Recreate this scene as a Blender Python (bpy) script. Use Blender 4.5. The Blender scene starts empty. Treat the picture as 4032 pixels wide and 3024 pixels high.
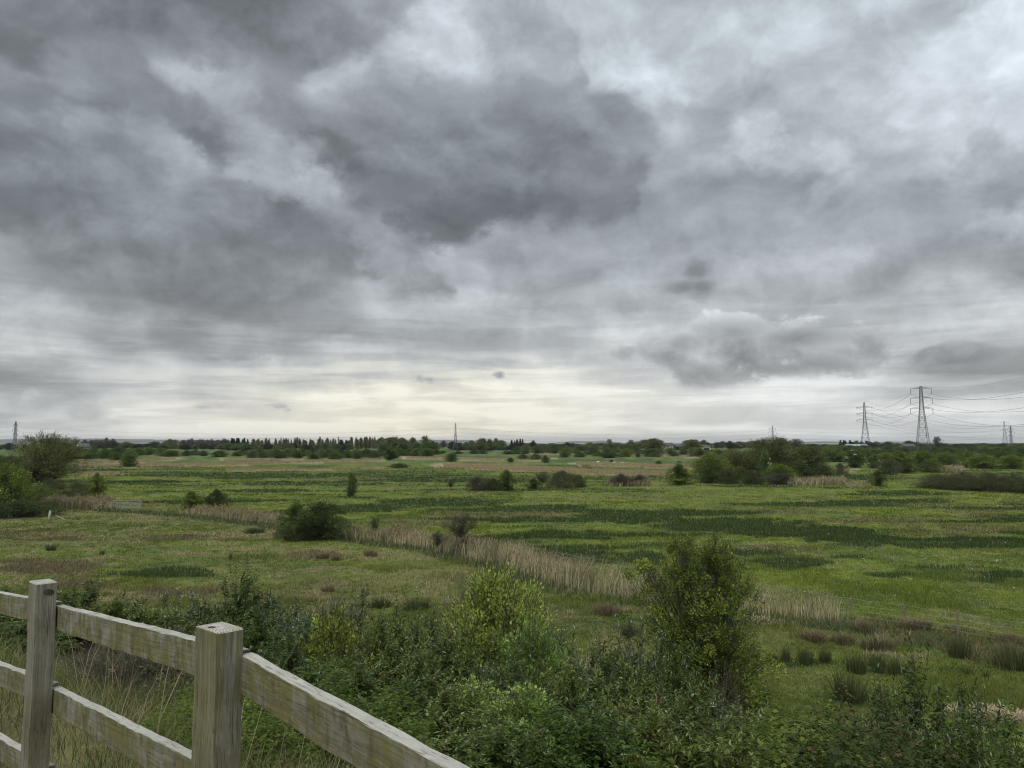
import bpy, math, random
import numpy as np
from mathutils import Vector, Matrix

# ------------------------------------------------------------------ camera
SC = bpy.context.scene
COL = SC.collection
EYE = 9.0                      # eye height above the wet meadow
FPX, FCX, FCY, HOR = 3032.0, 2016.0, 1512.0, 1742.0     # the photograph's pixels
PITCH = math.atan((HOR - FCY) / FPX)
CP, SP = math.cos(PITCH), math.sin(PITCH)
cam_d = bpy.data.cameras.new('camera')
cam = bpy.data.objects.new('camera', cam_d)
COL.objects.link(cam)
cam.location = (0, 0, EYE)
cam.rotation_euler = (math.pi / 2 + PITCH, 0, 0)
cam_d.sensor_width = 36.0
cam_d.lens = 36.0 * FPX / 4032.0
cam_d.clip_start = 0.05
cam_d.clip_end = 60000.0
SC.camera = cam
SC.view_settings.view_transform = 'Standard'
SC.view_settings.look = 'None'
SC.view_settings.gamma = 1.0
SC.view_settings.exposure = 0.0
SC.view_settings.use_curve_mapping = False
SC.render.engine = 'CYCLES'
SC.cycles.max_bounces = 6
SC.cycles.diffuse_bounces = 3
SC.cycles.transparent_max_bounces = 6
SC.cycles.volume_bounces = 0
SC.cycles.use_denoising = True
SC.cycles.filter_width = 1.1
try:
    SC.cycles.denoiser = 'OPENIMAGEDENOISE'
except Exception:
    pass


def ray(fx, fy):
    a, b = (fx - FCX) / FPX, (FCY - fy) / FPX
    return np.array([a, CP - SP * b, SP + CP * b])


def project(x, y, z):
    x, y, z = np.asarray(x, float), np.asarray(y, float), np.asarray(z, float) - EYE
    f = CP * y + SP * z
    u = -SP * y + CP * z
    f = np.where(f < 0.05, 0.05, f)
    return FCX + FPX * x / f, FCY - FPX * u / f


# ------------------------------------------------------------------ node helpers
class NT:
    def __init__(self, tree):
        self.t = tree

    def n(self, kind, **kw):
        nd = self.t.nodes.new(kind)
        for k, v in kw.items():
            setattr(nd, k, v)
        return nd

    def put(self, sock, v):
        if v is None:
            return
        if isinstance(v, bpy.types.NodeSocket):
            self.t.links.new(v, sock)
        else:
            if hasattr(sock.default_value, '__len__') and isinstance(v, (tuple, list)) and len(v) == 3 and len(sock.default_value) == 4:
                v = (*v, 1.0)
            sock.default_value = v

    def m(self, op, a=None, b=None, c=None, clamp=False):
        nd = self.n('ShaderNodeMath', operation=op, use_clamp=clamp)
        for i, v in enumerate((a, b, c)):
            self.put(nd.inputs[i], v)
        return nd.outputs[0]

    def vm(self, op, a=None, b=None, out=0):
        nd = self.n('ShaderNodeVectorMath', operation=op)
        self.put(nd.inputs[0], a)
        self.put(nd.inputs[1], b)
        return nd.outputs[out]

    def comb(self, x, y, z):
        nd = self.n('ShaderNodeCombineXYZ')
        for i, v in enumerate((x, y, z)):
            self.put(nd.inputs[i], v)
        return nd.outputs[0]

    def sep(self, v):
        nd = self.n('ShaderNodeSeparateXYZ')
        self.put(nd.inputs[0], v)
        return nd.outputs

    def noise(self, vec, scale, detail=4.0, rough=0.5, dist=0.0, out=0, lac=2.0):
        nd = self.n('ShaderNodeTexNoise')
        self.put(nd.inputs['Vector'], vec)
        for k, v in (('Scale', scale), ('Detail', detail), ('Roughness', rough), ('Distortion', dist), ('Lacunarity', lac)):
            self.put(nd.inputs[k], v)
        return nd.outputs[out]

    def mix(self, f, a, b, blend='MIX'):
        nd = self.n('ShaderNodeMix', data_type='RGBA', blend_type=blend)
        self.put(nd.inputs[0], f)
        self.put(nd.inputs[6], a)
        self.put(nd.inputs[7], b)
        return nd.outputs[2]

    def mr(self, v, a, b, c=0.0, d=1.0, kind='SMOOTHSTEP'):
        nd = self.n('ShaderNodeMapRange', interpolation_type=kind)
        for i, x in enumerate((v, a, b, c, d)):
            self.put(nd.inputs[i], x)
        return nd.outputs[0]

    def ramp(self, f, stops):
        nd = self.n('ShaderNodeValToRGB')
        el = nd.color_ramp.elements
        while len(el) < len(stops):
            el.new(0.5)
        for e, (p, c) in zip(el, stops):
            e.position = p
            e.color = (*c, 1.0) if len(c) == 3 else c
        self.put(nd.inputs[0], f)
        return nd.outputs[0]


# ------------------------------------------------------------------ sky
# rough brightness of the cloud deck (0..255 display value) sampled over azimuth/elevation
SUN_EL, SUN_AZ = math.radians(54), math.radians(-158)
def build_world():
    Z5 = "50,50,130;300,50,130;600,50,130;900,50,125;1100,100,118;1200,50,122;1300,100,132;1400,60,145;1550,60,165;1700,30,165;1880,60,205;1950,130,210;2100,60,185;2200,60,180;100,200,128;400,200,150;600,180,145;800,200,150;850,250,190;950,310,195;900,180,135;1050,230,135;1200,180,130;1450,180,150;1550,250,152;1480,350,205;1650,270,195;1850,230,210;2000,240,205;2150,200,185;0,270,155;300,300,158;600,300,152;1100,350,172;1250,350,158;1400,420,165;1900,350,170;2100,350,180;100,420,135;400,420,135;700,400,140;900,450,150;1100,480,170;1300,480,145;1600,420,165;1800,450,172;2050,450,175;2180,450,155;90,520,140;330,540,165;600,560,150;560,590,180;700,500,140;880,600,130;1000,560,135;1120,580,168;1250,520,148;1400,600,125;1600,560,150;1900,560,160;2150,560,145;60,680,130;250,700,140;450,650,145;650,650,180;750,700,180;900,700,128;1050,700,148;1200,680,180;1300,650,165;1450,700,122;1700,700,138;2000,680,148;2150,700,145;100,780,145;300,820,138;550,780,148;800,820,165;1000,770,175;1070,765,195;1300,780,185;1400,820,180;900,880,130;1100,880,122;1300,880,125;1500,880,158;1700,850,135;2000,830,125;2180,850,122;100,900,128;400,920,132;700,900,150;900,920,165;1100,960,140;1400,980,135;1600,920,150;1750,980,158;1900,950,122;2050,950,120;50,1050,170;300,1060,140;600,1040,130;900,1060,140;1200,1050,128;1500,1060,130;1700,1070,165;1900,1080,180;2180,980,190;2000,1060,170"
    Z6 = "100,100,175;400,30,195;700,50,190;900,40,195;1250,120,205;1450,60,198;1700,100,190;1900,100,195;2100,60,225;2180,100,235;100,250,180;370,280,205;520,300,215;700,200,195;950,250,190;1300,250,190;1600,250,195;1800,280,215;2000,260,220;2150,300,228;100,400,160;400,450,155;560,470,160;630,440,220;680,480,195;850,450,180;1050,430,175;1300,400,185;1500,380,205;1700,400,215;1900,420,212;2150,420,222;100,600,150;300,600,150;550,600,160;700,560,180;900,560,170;1050,600,195;1250,580,172;1400,520,190;1600,560,185;1800,560,195;2000,600,205;2180,560,210;100,750,135;300,780,130;500,780,140;700,700,170;900,700,178;1100,640,205;1400,680,200;1550,700,180;1750,700,182;2000,680,185;2180,700,180;50,900,122;200,920,125;450,900,135;700,850,160;900,830,155;1100,850,160;1400,860,172;1700,860,172;1900,800,165;2100,850,155;2200,780,158;20,1000,135;150,980,165;400,1000,165;700,1000,165;1000,1000,165;1150,1010,178;1400,1000,172;1700,980,170;1900,950,172;2000,1000,190;2180,970,200"
    Z7 = "50,100,175;300,80,145;600,160,140;900,180,130;1050,200,128;1250,130,138;1500,150,145;1750,60,140;1700,120,178;1900,100,195;1800,230,150;2100,120,180;2200,60,165;50,300,180;200,250,162;400,280,145;650,280,138;800,290,132;1000,330,142;1300,280,165;1450,300,150;1550,290,195;1700,300,180;1850,360,165;2000,290,210;2150,330,190;1870,330,200;50,430,190;250,440,195;400,470,150;500,480,135;560,440,200;750,450,145;850,500,140;1000,480,180;1200,470,150;1500,440,160;1800,430,170;2100,430,172;50,520,215;250,510,215;450,560,195;700,550,205;900,555,185;1030,560,175;1090,560,235;1300,550,200;1450,590,225;1600,560,205;1900,560,190;2100,560,180;50,600,150;250,600,165;500,620,190;700,600,195;900,610,180;1100,610,215;1300,640,175;1500,640,180;1700,620,210;1850,650,200;2000,600,215;2160,640,215;50,680,155;300,680,165;500,690,190;900,690,180;1200,690,185;1500,690,225;1800,690,228;2100,690,228;50,750,175;200,770,190;330,740,165;420,750,235;600,750,225;750,740,215;950,770,215;1150,740,210;1400,740,230;1800,740,230;2100,750,222;100,810,180;300,800,180;450,800,190;600,820,210;800,820,210;1000,820,215;1300,820,225;1600,840,230;1900,830,225;2150,830,222;100,880,190;400,880,195;800,880,208;1200,880,215;1600,880,218;2000,880,215"
    Z8 = "100,50,160;400,60,165;800,50,168;1100,60,172;1400,100,200;1200,120,190;1700,100,160;1900,80,155;2100,130,150;2190,60,170;100,200,172;300,180,168;500,200,178;790,180,175;830,250,180;700,260,178;640,260,178;1000,180,185;1300,200,180;1500,230,175;1650,150,180;1880,200,210;1960,240,165;2100,200,150;2180,270,165;100,340,165;300,330,175;600,330,180;800,360,188;1000,320,188;1200,330,182;1320,300,175;1500,340,180;1700,320,185;1900,300,185;2050,300,220;2180,320,215;100,450,188;300,430,188;500,480,215;560,460,205;650,470,195;850,430,190;950,400,190;1050,470,190;1250,430,190;1400,430,190;1600,450,195;1850,440,200;2050,450,205;2180,470,195;100,560,185;300,540,190;470,530,205;600,560,200;750,580,200;900,540,200;1150,530,200;1400,530,195;1600,560,195;1820,550,205;1950,560,155;2150,560,170;100,650,228;250,630,225;400,660,205;500,600,205;650,660,215;850,660,210;950,690,210;1050,630,205;1200,640,205;1350,640,205;1450,660,205;1650,640,180;1900,640,150;2100,650,152;100,720,232;300,720,235;500,730,230;650,690,228;800,710,220;880,710,220;1100,690,222;1300,680,218;1500,700,205;1700,690,185;1900,690,170;2100,700,185;100,770,225;350,770,232;600,780,220;900,770,210;1200,750,215;1500,770,205;1800,780,205;2100,780,200;100,850,220;600,850,215;1000,850,212;1500,850,208;2000,850,205"
    pts = []
    for s, ox, oy in ((Z5, 0, 0), (Z6, 2016, 0), (Z7, 0, 900), (Z8, 2016, 900)):
        for q in s.split(';'):
            a, b, l = map(float, q.split(','))
            fx, fy = ox + a / 1.0972, oy + b / 1.0972
            d = ray(fx, fy)
            d /= np.linalg.norm(d)
            pts.append((math.atan2(d[0], d[1]), math.asin(d[2]), l))
    pts = np.array(pts)
    NA, AZ0 = 120, math.radians(39)
    els = [math.radians(e) for e in (0.0, 0.7, 1.4, 2.1, 2.8, 3.6, 4.4, 5.2, 6.1, 7.0, 7.9, 8.8, 9.8, 10.8, 11.8, 12.8, 13.8, 14.8, 15.8, 16.8, 17.8, 18.8, 19.8, 20.8, 21.8, 22.8, 23.8, 24.8, 25.8, 26.8, 27.8, 28.8, 29.8, 31.0, 34.0, 40.0, 60.0)]
    az = np.linspace(-AZ0, AZ0, NA)
    rows = []
    for e in els:
        ee = min(e, math.radians(31.0))
        sg = math.radians(0.60 if ee > 0.09 else 0.45)
        d2 = ((az[:, None] - pts[None, :, 0]) * math.cos(ee) / (sg * (1.5 if ee > 0.2 else 2.6))) ** 2 + ((ee - pts[None, :, 1]) / sg) ** 2
        w = np.exp(-0.5 * d2) + 1e-5 / (1 + d2)
        v = (w * pts[None, :, 2]).sum(1) / w.sum(1)
        if e > math.radians(33):
            k = min(1.0, (math.degrees(e) - 31) / 27)
            v = v * (1 - k) + 292 * k
        rows.append(v)
    wd = bpy.data.worlds.new('World')
    SC.world = wd
    wd.use_nodes = True
    t = NT(wd.node_tree)
    wd.node_tree.nodes.clear()
    tc = t.n('ShaderNodeTexCoord')
    d = t.vm('NORMALIZE', tc.outputs['Generated'])
    x, y, z = t.sep(d)
    zc = t.m('MAXIMUM', z, 0.0)
    a = t.m('ARCTAN2', x, y)
    el = t.m('ARCSINE', zc)
    # wind-torn edges: offset the lookup by noise laid out on the cloud deck
    dv = t.comb(x, y, t.m('MULTIPLY', z, 1.4))
    w1 = t.noise(dv, 8.0, 6.0, 0.60, 0.0, out=1)
    s1 = t.sep(w1)
    near = t.mr(el, 0.0, 0.28, 0.30, 1.0, 'LINEAR')
    wa = t.m('MULTIPLY', t.m('SUBTRACT', s1[0], 0.5), 0.20)
    we = t.m('MULTIPLY', t.m('SUBTRACT', s1[1], 0.5), 0.13)
    a2 = t.m('ADD', a, t.m('MULTIPLY', wa, near))
    e2 = t.m('MAXIMUM', t.m('ADD', el, t.m('MULTIPLY', we, near)), 0.001)
    u = t.m('PINGPONG', t.m('ADD', a2, AZ0), 2 * AZ0)
    u = t.m('DIVIDE', u, 2 * AZ0)
    # elevation -> row index
    fc = t.n('ShaderNodeFloatCurve')
    cu = fc.mapping.curves[0]
    emax = els[-1]
    for i, e in enumerate(els):
        p = (math.sqrt(e / emax), i / (len(els) - 1))
        if i == 0:
            cu.points[0].location = p
        elif i == len(els) - 1:
            cu.points[1].location = p
        else:
            cu.points.new(*p)
    for p in cu.points:
        p.handle_type = 'VECTOR'
    fc.mapping.update()
    t.put(fc.inputs['Value'], t.m('SQRT', t.m('MINIMUM', t.m('DIVIDE', e2, emax), 1.0)))
    ri = t.m('MULTIPLY', fc.outputs[0], len(els) - 1.0)
    acc = None
    for j, v in enumerate(rows):
        c = t.n('ShaderNodeFloatCurve')
        k = c.mapping.curves[0]
        c.mapping.use_clip = False
        k.points[0].location = (0, v[0] / 255)
        k.points[1].location = (1, v[-1] / 255)
        for i in range(1, NA - 1):
            k.points.new(i / (NA - 1), v[i] / 255)
        for p in k.points:
            p.handle_type = 'AUTO'
        c.mapping.update()
        t.put(c.inputs['Value'], u)
        hat = t.m('SUBTRACT', 1.0, t.m('ABSOLUTE', t.m('SUBTRACT', ri, float(j))), clamp=True)
        acc = t.m('MULTIPLY', c.outputs[0], hat) if acc is None else t.m('MULTIPLY_ADD', c.outputs[0], hat, acc)
    # fine structure of the deck: wisps, billows, faint ripples
    nA = t.noise(dv, 12.0, 6.0, 0.6, 0.3)
    nB = t.noise(dv, 30.0, 4.0, 0.62, 0.0)
    up = t.vm('ADD', dv, (0.012, 0.0, 0.030))
    nU = t.noise(up, 12.0, 6.0, 0.6, 0.3)
    relief = t.m('SUBTRACT', nA, nU)
    stre = t.noise(t.comb(t.m('MULTIPLY', a, 2.5), t.m('MULTIPLY', el, 26.0), 0.0), 1.6, 4.0, 0.55, 0.3)
    fine = t.m('ADD', t.m('MULTIPLY', relief, t.mr(acc, 0.50, 0.80, 0.09, 0.26)), t.m('MULTIPLY', t.m('SUBTRACT', nA, 0.5), 0.10))
    lowb = t.mr(el, 0.02, 0.26, 1.0, 0.0)
    fine = t.m('MULTIPLY', fine, t.mr(el, 0.0, 0.2, 0.35, 1.0))
    fine = t.m('ADD', fine, t.m('MULTIPLY', t.m('MULTIPLY', t.m('SUBTRACT', t.mr(stre, 0.40, 0.62), 0.5), 0.13), lowb))
    L = t.m('ADD', acc, fine)
    def cloud(L, blobs, lum, edge, namp, nscale, soft, top=0.0, seed=0.0, flat=1.0, vg=0.0, alpha=0.9):
        """one separate cloud: union of ellipses (az, el, half az, half el in photo px) torn by noise"""
        f = vv = None
        for (fx, fy, rx, ry) in blobs:
            dd = ray(fx, fy)
            dd = dd / np.linalg.norm(dd)
            az0, el0 = math.atan2(dd[0], dd[1]), math.asin(dd[2])
            ca = math.cos(az0)
            q = t.m('ADD', t.m('POWER', t.m('ABSOLUTE', t.m('DIVIDE', t.m('SUBTRACT', a, az0), rx / FPX * ca * ca)), 2.0),
                    t.m('POWER', t.m('ABSOLUTE', t.m('DIVIDE', t.m('SUBTRACT', el, el0), ry / FPX * ca)), 2.0))
            g = t.m('SUBTRACT', 1.0, t.m('SQRT', q))
            if vv is None and vg:
                vv = t.m('MULTIPLY', t.m('SUBTRACT', el, el0), vg / (ry / FPX * ca))
            f = g if f is None else t.m('SMOOTH_MAX', f, g, 0.25)
        nn = nA if nscale < 17 else nB
        namp = namp * 2.6
        soft = soft * (1.2 if nscale < 17 and len(blobs) > 1 else 2.4)
        ff = t.m('ADD', f, t.m('MULTIPLY', t.m('SUBTRACT', nn, 0.5), namp))
        al = t.m('MULTIPLY', t.mr(ff, edge, edge + soft), alpha)
        inner = t.m('ADD', lum, t.m('ADD', t.m('MULTIPLY', t.m('SUBTRACT', nn, 0.5), top), t.m('MULTIPLY', relief, 0.25)))
        if vv is not None:
            inner = t.m('ADD', inner, vv)
        return t.m('ADD', t.m('MULTIPLY', L, t.m('SUBTRACT', 1.0, al)), t.m('MULTIPLY', inner, al))

    # the heavy dark masses of the deck
    L = cloud(L, [(1850, 600, 640, 290), (2270, 560, 340, 290), (1500, 430, 300, 170)], 0.545, 0.08, 0.6, 12.0, 0.42, 0.18, vg=0.045, alpha=0.62)
    L = cloud(L, [(420, 960, 720, 250), (950, 1090, 560, 190), (900, 800, 330, 130), (350, 640, 520, 200)], 0.55, 0.08, 0.6, 12.0, 0.45, 0.18, vg=0.02, alpha=0.72)
    L = cloud(L, [(500, 60, 900, 190), (1180, 160, 420, 170)], 0.53, 0.08, 0.6, 12.0, 0.5, 0.15, alpha=0.72)
    # the cumulus bank standing on the horizon, the long grey cloud at right, scraps
    L = cloud(L, [(1000, 1715, 420, 52), (1500, 1722, 460, 44), (700, 1722, 300, 40)], 0.90, 0.05, 0.8, 26.0, 0.22, 0.22, 3.0, 1.3)
    L = cloud(L, [(130, 1590, 240, 70), (330, 1620, 130, 60)], 0.69, 0.05, 0.8, 16.0, 0.5, 0.3, 5.0, 1.2)
    L = cloud(L, [(2660, 1370, 200, 110), (2900, 1390, 420, 150), (2880, 1290, 190, 80), (3300, 1380, 400, 105), (3760, 1400, 340, 80)], 0.70, 0.1, 0.85, 11.0, 0.24, 0.5, 9.0, 1.2, 0.10, 0.93)
    L = cloud(L, [(2890, 1300, 200, 85), (3130, 1330, 260, 60), (2700, 1350, 120, 50)], 0.61, 0.1, 1.1, 13.0, 0.8, 0.2, 2.0, 1.3, 0.06, 0.75)
    L = cloud(L, [(2850, 1490, 290, 70), (3080, 1455, 420, 60)], 0.58, 0.1, 0.7, 12.0, 0.6, 0.15, 4.0, 1.3)
    L = cloud(L, [(2745, 1070, 110, 80), (2690, 1130, 150, 55), (2760, 1130, 100, 65)], 0.545, 0.05, 1.15, 16.0, 0.6, 0.15, 1.0, 1.0)
    L = cloud(L, [(3290, 1180, 170, 40), (3420, 1150, 120, 34), (3470, 1220, 130, 34)], 0.61, 0.15, 1.4, 18.0, 0.5, 0.2, 7.0, 1.0)
    L = cloud(L, [(920, 1405, 130, 30), (840, 1412, 70, 20)], 0.61, 0.2, 1.3, 24.0, 0.45, 0.15, 11.0, 1.2)
    L = cloud(L, [(1968, 1480, 42, 30)], 0.585, 0.2, 1.0, 34.0, 0.4, 0.15, 13.0, 1.0)
    L = cloud(L, [(1690, 1495, 66, 24)], 0.645, 0.2, 1.2, 34.0, 0.4, 0.15, 15.0, 1.0)
    L = cloud(L, [(865, 1595, 120, 34), (800, 1602, 60, 18)], 0.70, 0.2, 1.1, 26.0, 0.4, 0.15, 17.0, 1.0)
    L = cloud(L, [(1090, 1600, 80, 16), (1140, 1615, 44, 16)], 0.68, 0.2, 1.2, 30.0, 0.4, 0.1, 19.0, 1.0)
    L = cloud(L, [(2460, 1392, 60, 44)], 0.65, 0.2, 1.2, 28.0, 0.45, 0.15, 23.0, 1.0)
    L = t.m('MULTIPLY_ADD', t.m('SUBTRACT', L, 0.70), t.mr(el, 0.1, 0.3, 1.05, 1.12), 0.695)
    L = t.m('ADD', L, t.mr(el, 0.0, 0.14, 0.075, 0.0))
    L = t.m('MAXIMUM', t.m('MINIMUM', L, t.mr(el, 0.52, 0.9, 0.97, 1.25)), 0.25)
    lin = t.m('POWER', L, 2.2)
    # cool above, warm where the light breaks through low down
    azw = t.mr(t.m('ABSOLUTE', t.m('ADD', a, 0.13)), 0.0, 0.55, 1.0, 0.15)
    warm = t.m('MULTIPLY', t.m('MULTIPLY', t.mr(el, 0.01, 0.20, 1.0, 0.0), t.mr(L, 0.68, 0.9)), azw)
    tintn = t.noise(dv, 4.0, 1.0, 0.5)
    cool = t.mix(t.mr(tintn, 0.35, 0.65), (0.91, 1.008, 1.08), (0.922, 1.002, 1.08))
    cool = t.mix(t.mr(el, 0.05, 0.3, 1.0, 0.0), cool, (0.975, 1.005, 1.02))
    tint = t.mix(warm, cool, (1.065, 1.02, 0.85))
    cl = t.vm('SCALE', tint)
    cl.node.inputs[3].default_value = 1.0
    t.put(cl.node.inputs[3], t.m('MULTIPLY', lin, 10.0))
    sky = t.n('ShaderNodeTexSky', sky_type='NISHITA')
    sky.sun_disc = False
    sky.sun_elevation = SUN_EL
    sky.sun_rotation = SUN_AZ
    sky.altitude = 20.0
    col = t.mix(0.965, sky.outputs[0], cl)
    bg = t.n('ShaderNodeBackground')
    t.put(bg.inputs['Color'], col)
    bg.inputs['Strength'].default_value = 0.1
    out = t.n('ShaderNodeOutputWorld')
    t.t.links.new(bg.outputs[0], out.inputs['Surface'])


build_world()
sun_d = bpy.data.lights.new('sun', 'SUN')
sun_d.energy = 1.5
sun_d.angle = math.radians(28)
sun_d.color = (1.0, 0.965, 0.90)
sun = bpy.data.objects.new('sun', sun_d)
COL.objects.link(sun)
sv = Vector((math.sin(SUN_AZ) * math.cos(SUN_EL), math.cos(SUN_AZ) * math.cos(SUN_EL), math.sin(SUN_EL)))
sun.rotation_euler = (-sv).to_track_quat('-Z', 'Y').to_euler()
sun.location = (0, 0, 80)


# ------------------------------------------------------------------ numpy helpers
def _hash(ix, iy, seed):
    h = (ix.astype(np.int64) * 374761393 + iy.astype(np.int64) * 668265263 + seed * 1442695041) & 0xFFFFFFFF
    h = ((h ^ (h >> 13)) * 1274126177) & 0xFFFFFFFF
    return ((h ^ (h >> 16)) & 0xFFFF) / 65535.0


def vnoise(x, y, seed=0):
    ix, iy = np.floor(x), np.floor(y)
    fx, fy = x - ix, y - iy
    fx, fy = fx * fx * (3 - 2 * fx), fy * fy * (3 - 2 * fy)
    a, b = _hash(ix, iy, seed), _hash(ix + 1, iy, seed)
    c, d = _hash(ix, iy + 1, seed), _hash(ix + 1, iy + 1, seed)
    return (a * (1 - fx) + b * fx) * (1 - fy) + (c * (1 - fx) + d * fx) * fy


def fbm(x, y, octs=4, seed=0, gain=0.5):
    s, amp, tot = 0.0, 1.0, 0.0
    for o in range(octs):
        s = s + amp * vnoise(x * 2 ** o + 17.3 * o, y * 2 ** o - 9.1 * o, seed + o * 7)
        tot += amp
        amp *= gain
    return s / tot


def sstep(a, b, x):
    t = np.clip((x - a) / (b - a), 0, 1)
    return t * t * (3 - 2 * t)


# ------------------------------------------------------------------ lie of the land
FO = np.array([-0.957, 2.5])                  # foot of the near fence post
FD = np.array([-0.714, 0.700])                # along the fence, away to the left
FN = np.array([0.700, 0.714])                 # across it, down the bank


def bank(x, y):
    dx, dy = np.asarray(x, float) - FO[0], np.asarray(y, float) - FO[1]
    return dx * FN[0] + dy * FN[1], dx * FD[0] + dy * FD[1]


def height(x, y):
    x, y = np.asarray(x, float), np.asarray(y, float)
    p, s = bank(x, y)
    zf = 7.25 - 0.058 * np.clip(s, -25, 95)
    pt = np.clip(20.0 - 0.25 * s, 5.5, 30.0)
    q = np.clip((p - 0.7) / (pt - 0.7), 0, 1)
    z = zf * (1 - q) ** 1.35
    r = np.hypot(x, y)
    amp = np.clip(r / 25, 0.25, 1.0) * np.clip(300 / np.maximum(r, 1), 0, 1)
    z = z + amp * ((fbm(x / 3.1, y / 3.1, 3, 5) - 0.5) * 0.22 + (fbm(x / 0.7, y / 0.7, 2, 9) - 0.5) * 0.10)
    # the reed ditch lies in a shallow trough
    return z


def ground_at(fx, fy):
    """where the line of sight through photo point (fx, fy) meets the ground"""
    d = ray(fx, fy)
    lo = 1.0
    t = 1.0
    prev = t
    for _ in range(4000):
        x, y, z = d[0] * t, d[1] * t, EYE + d[2] * t
        if z <= float(height(x, y)):
            break
        prev = t
        t += max(0.02, 0.01 * t)
    for _ in range(20):
        mid = (prev + t) / 2
        if EYE + d[2] * mid <= float(height(d[0] * mid, d[1] * mid)):
            t = mid
        else:
            prev = mid
    return np.array([d[0] * t, d[1] * t, float(height(d[0] * t, d[1] * t))])


def flat_at(fx, fy, z=0.0):
    d = ray(fx, fy)
    t = (z - EYE) / d[2]
    return np.array([d[0] * t, d[1] * t, z])


# ------------------------------------------------------------------ land cover (what grows where)
RUSH = [  # centre x, y, half width, half height in photo pixels, strength
    (1466, 1999, 120, 20, 1), (1770, 1980, 225, 25, 1), (2150, 1999, 200, 15, 1), (2466, 2040, 200, 36, 1),
    (2212, 2103, 185, 24, .9), (2516, 2195, 85, 38, 1), (1928, 2046, 90, 9, .9), (2010, 2058, 70, 7, .7),
    (2859, 2070, 280, 34, 1), (3183, 2096, 265, 27, 1), (3442, 2128, 200, 24, 1), (3765, 2141, 300, 26, 1),
    (3539, 1943, 150, 12, .9), (2956, 1915, 170, 8, .9), (3118, 2219, 140, 34, .9), (3506, 2264, 140, 17, .9),
    (3927, 2264, 150, 36, .9), (3700, 2235, 200, 12, .6), (1080, 1875, 240, 14, .9), (1216, 1907, 290, 11, .9),
    (1578, 1868, 330, 17, .6), (1058, 1934, 155, 11, .8), (723, 1872, 280, 9, .8), (497, 1902, 236, 11, .8),
    (1240, 1990, 40, 7, .8), (658, 2255, 190, 27, 1), (2600, 2150, 120, 14, .6), (2420, 1938, 180, 5, .7),
    (1750, 1888, 300, 14, .7), (2250, 1885, 400, 12, .6), (3100, 1898, 300, 5, .6), (1500, 1935, 200, 5, .6),
    (2960, 2178, 160, 22, .8), (3330, 2195, 140, 9, .7), (640, 1938, 160, 5, .6), (880, 1965, 120, 5, .5),
    (2900, 2240, 60, 14, .5), (3300, 1876, 240, 10, .8), (3480, 1990, 60, 5, .8), (2080, 2075, 130, 6, .6),
    (3200, 2612, 230, 26, .55), (3450, 2640, 170, 24, .6), (3350, 2748, 110, 26, .45), (3880, 2640, 190, 26, .45),
    (1900, 1845, 420, 6, .6), (2500, 1850, 300, 5, .5), (700, 1848, 400, 4, .5)]
BROWN = [
    (2988, 2018, 330, 15, .8), (3442, 2051, 270, 15, .9), (3830, 2083, 270, 18, .9), (127, 2230, 230, 44, .9),
    (720, 2335, 190, 26, 1), (316, 2306, 160, 26, .9), (696, 2116, 160, 12, .6), (1234, 2192, 110, 22, .8),
    (3130, 2500, 140, 14, .5), (3480, 2525, 220, 16, .6), (2170, 2400, 110, 26, .6), (3750, 2540, 160, 26, .4),
    (2420, 2000, 300, 8, .5), (2300, 1960, 300, 6, .6), (3350, 1975, 180, 6, .7), (3640, 1990, 180, 7, .8),
    (3900, 2008, 150, 8, .8), (3050, 1957, 160, 5, .6), (2600, 1945, 200, 5, .5), (1450, 1888, 300, 12, .5),
    (2100, 1878, 300, 14, .4), (1300, 2420, 200, 24, .5), (560, 1985, 160, 14, .5), (2350, 2460, 130, 60, .4)]
STRAW = [
    (600, 2040, 420, 24, .35), (330, 2120, 330, 36, .35), (820, 2260, 330, 60, .2), (1250, 2190, 160, 30, .6),
    (1550, 2190, 220, 26, .5), (1700, 2270, 330, 50, .45), (1050, 2110, 260, 24, .5), (1130, 2080, 150, 18, .6),
    (3560, 2580, 160, 10, .9), (3120, 2455, 120, 12, .6), (3960, 2835, 160, 17, 1.2), (3860, 2815, 120, 9, 1), (2450, 2400, 130, 22, .6), (560, 2335, 160, 10, .8),
    (2440, 2560, 80, 14, .5), (3300, 2440, 150, 12, .4)]
TANS = [  # far reed beds: lines with half thickness
    ([(290, 1824), (480, 1820), (690, 1806)], 7), ([(306, 1837), (900, 1829), (1500, 1811)], 5),
    ([(1600, 1803), (2010, 1813), (2170, 1806)], 6), ([(1745, 1834), (2100, 1848), (2625, 1868)], 12),
    ([(2270, 1826), (2500, 1832), (2715, 1844)], 8), ([(2420, 1793), (2580, 1792), (2740, 1796)], 7),
    ([(3530, 1782), (3700, 1780), (3935, 1780)], 6), ([(300, 1867), (470, 1866)], 4),
    ([(900, 1852), (1300, 1848), (1540, 1838)], 2), ([(2100, 1783), (2260, 1786)], 4), ([(880, 1812), (1180, 1810)], 5), ([(3320, 1850), (3345, 1850)], 10), ([(3697, 1846), (3785, 1850)], 6)]


def seg_d(fx, fy, pts, th):
    best = np.full(fx.shape, 9.0)
    for (x0, y0), (x1, y1) in zip(pts[:-1], pts[1:]):
        t = np.clip((fx - x0) / (x1 - x0), 0, 1)
        over = np.maximum(np.maximum(x0 - fx, fx - x1), 0) / (th * 6.0)
        best = np.minimum(best, np.hypot((fy - (y0 + t * (y1 - y0))) / th, over))
    return best


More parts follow.
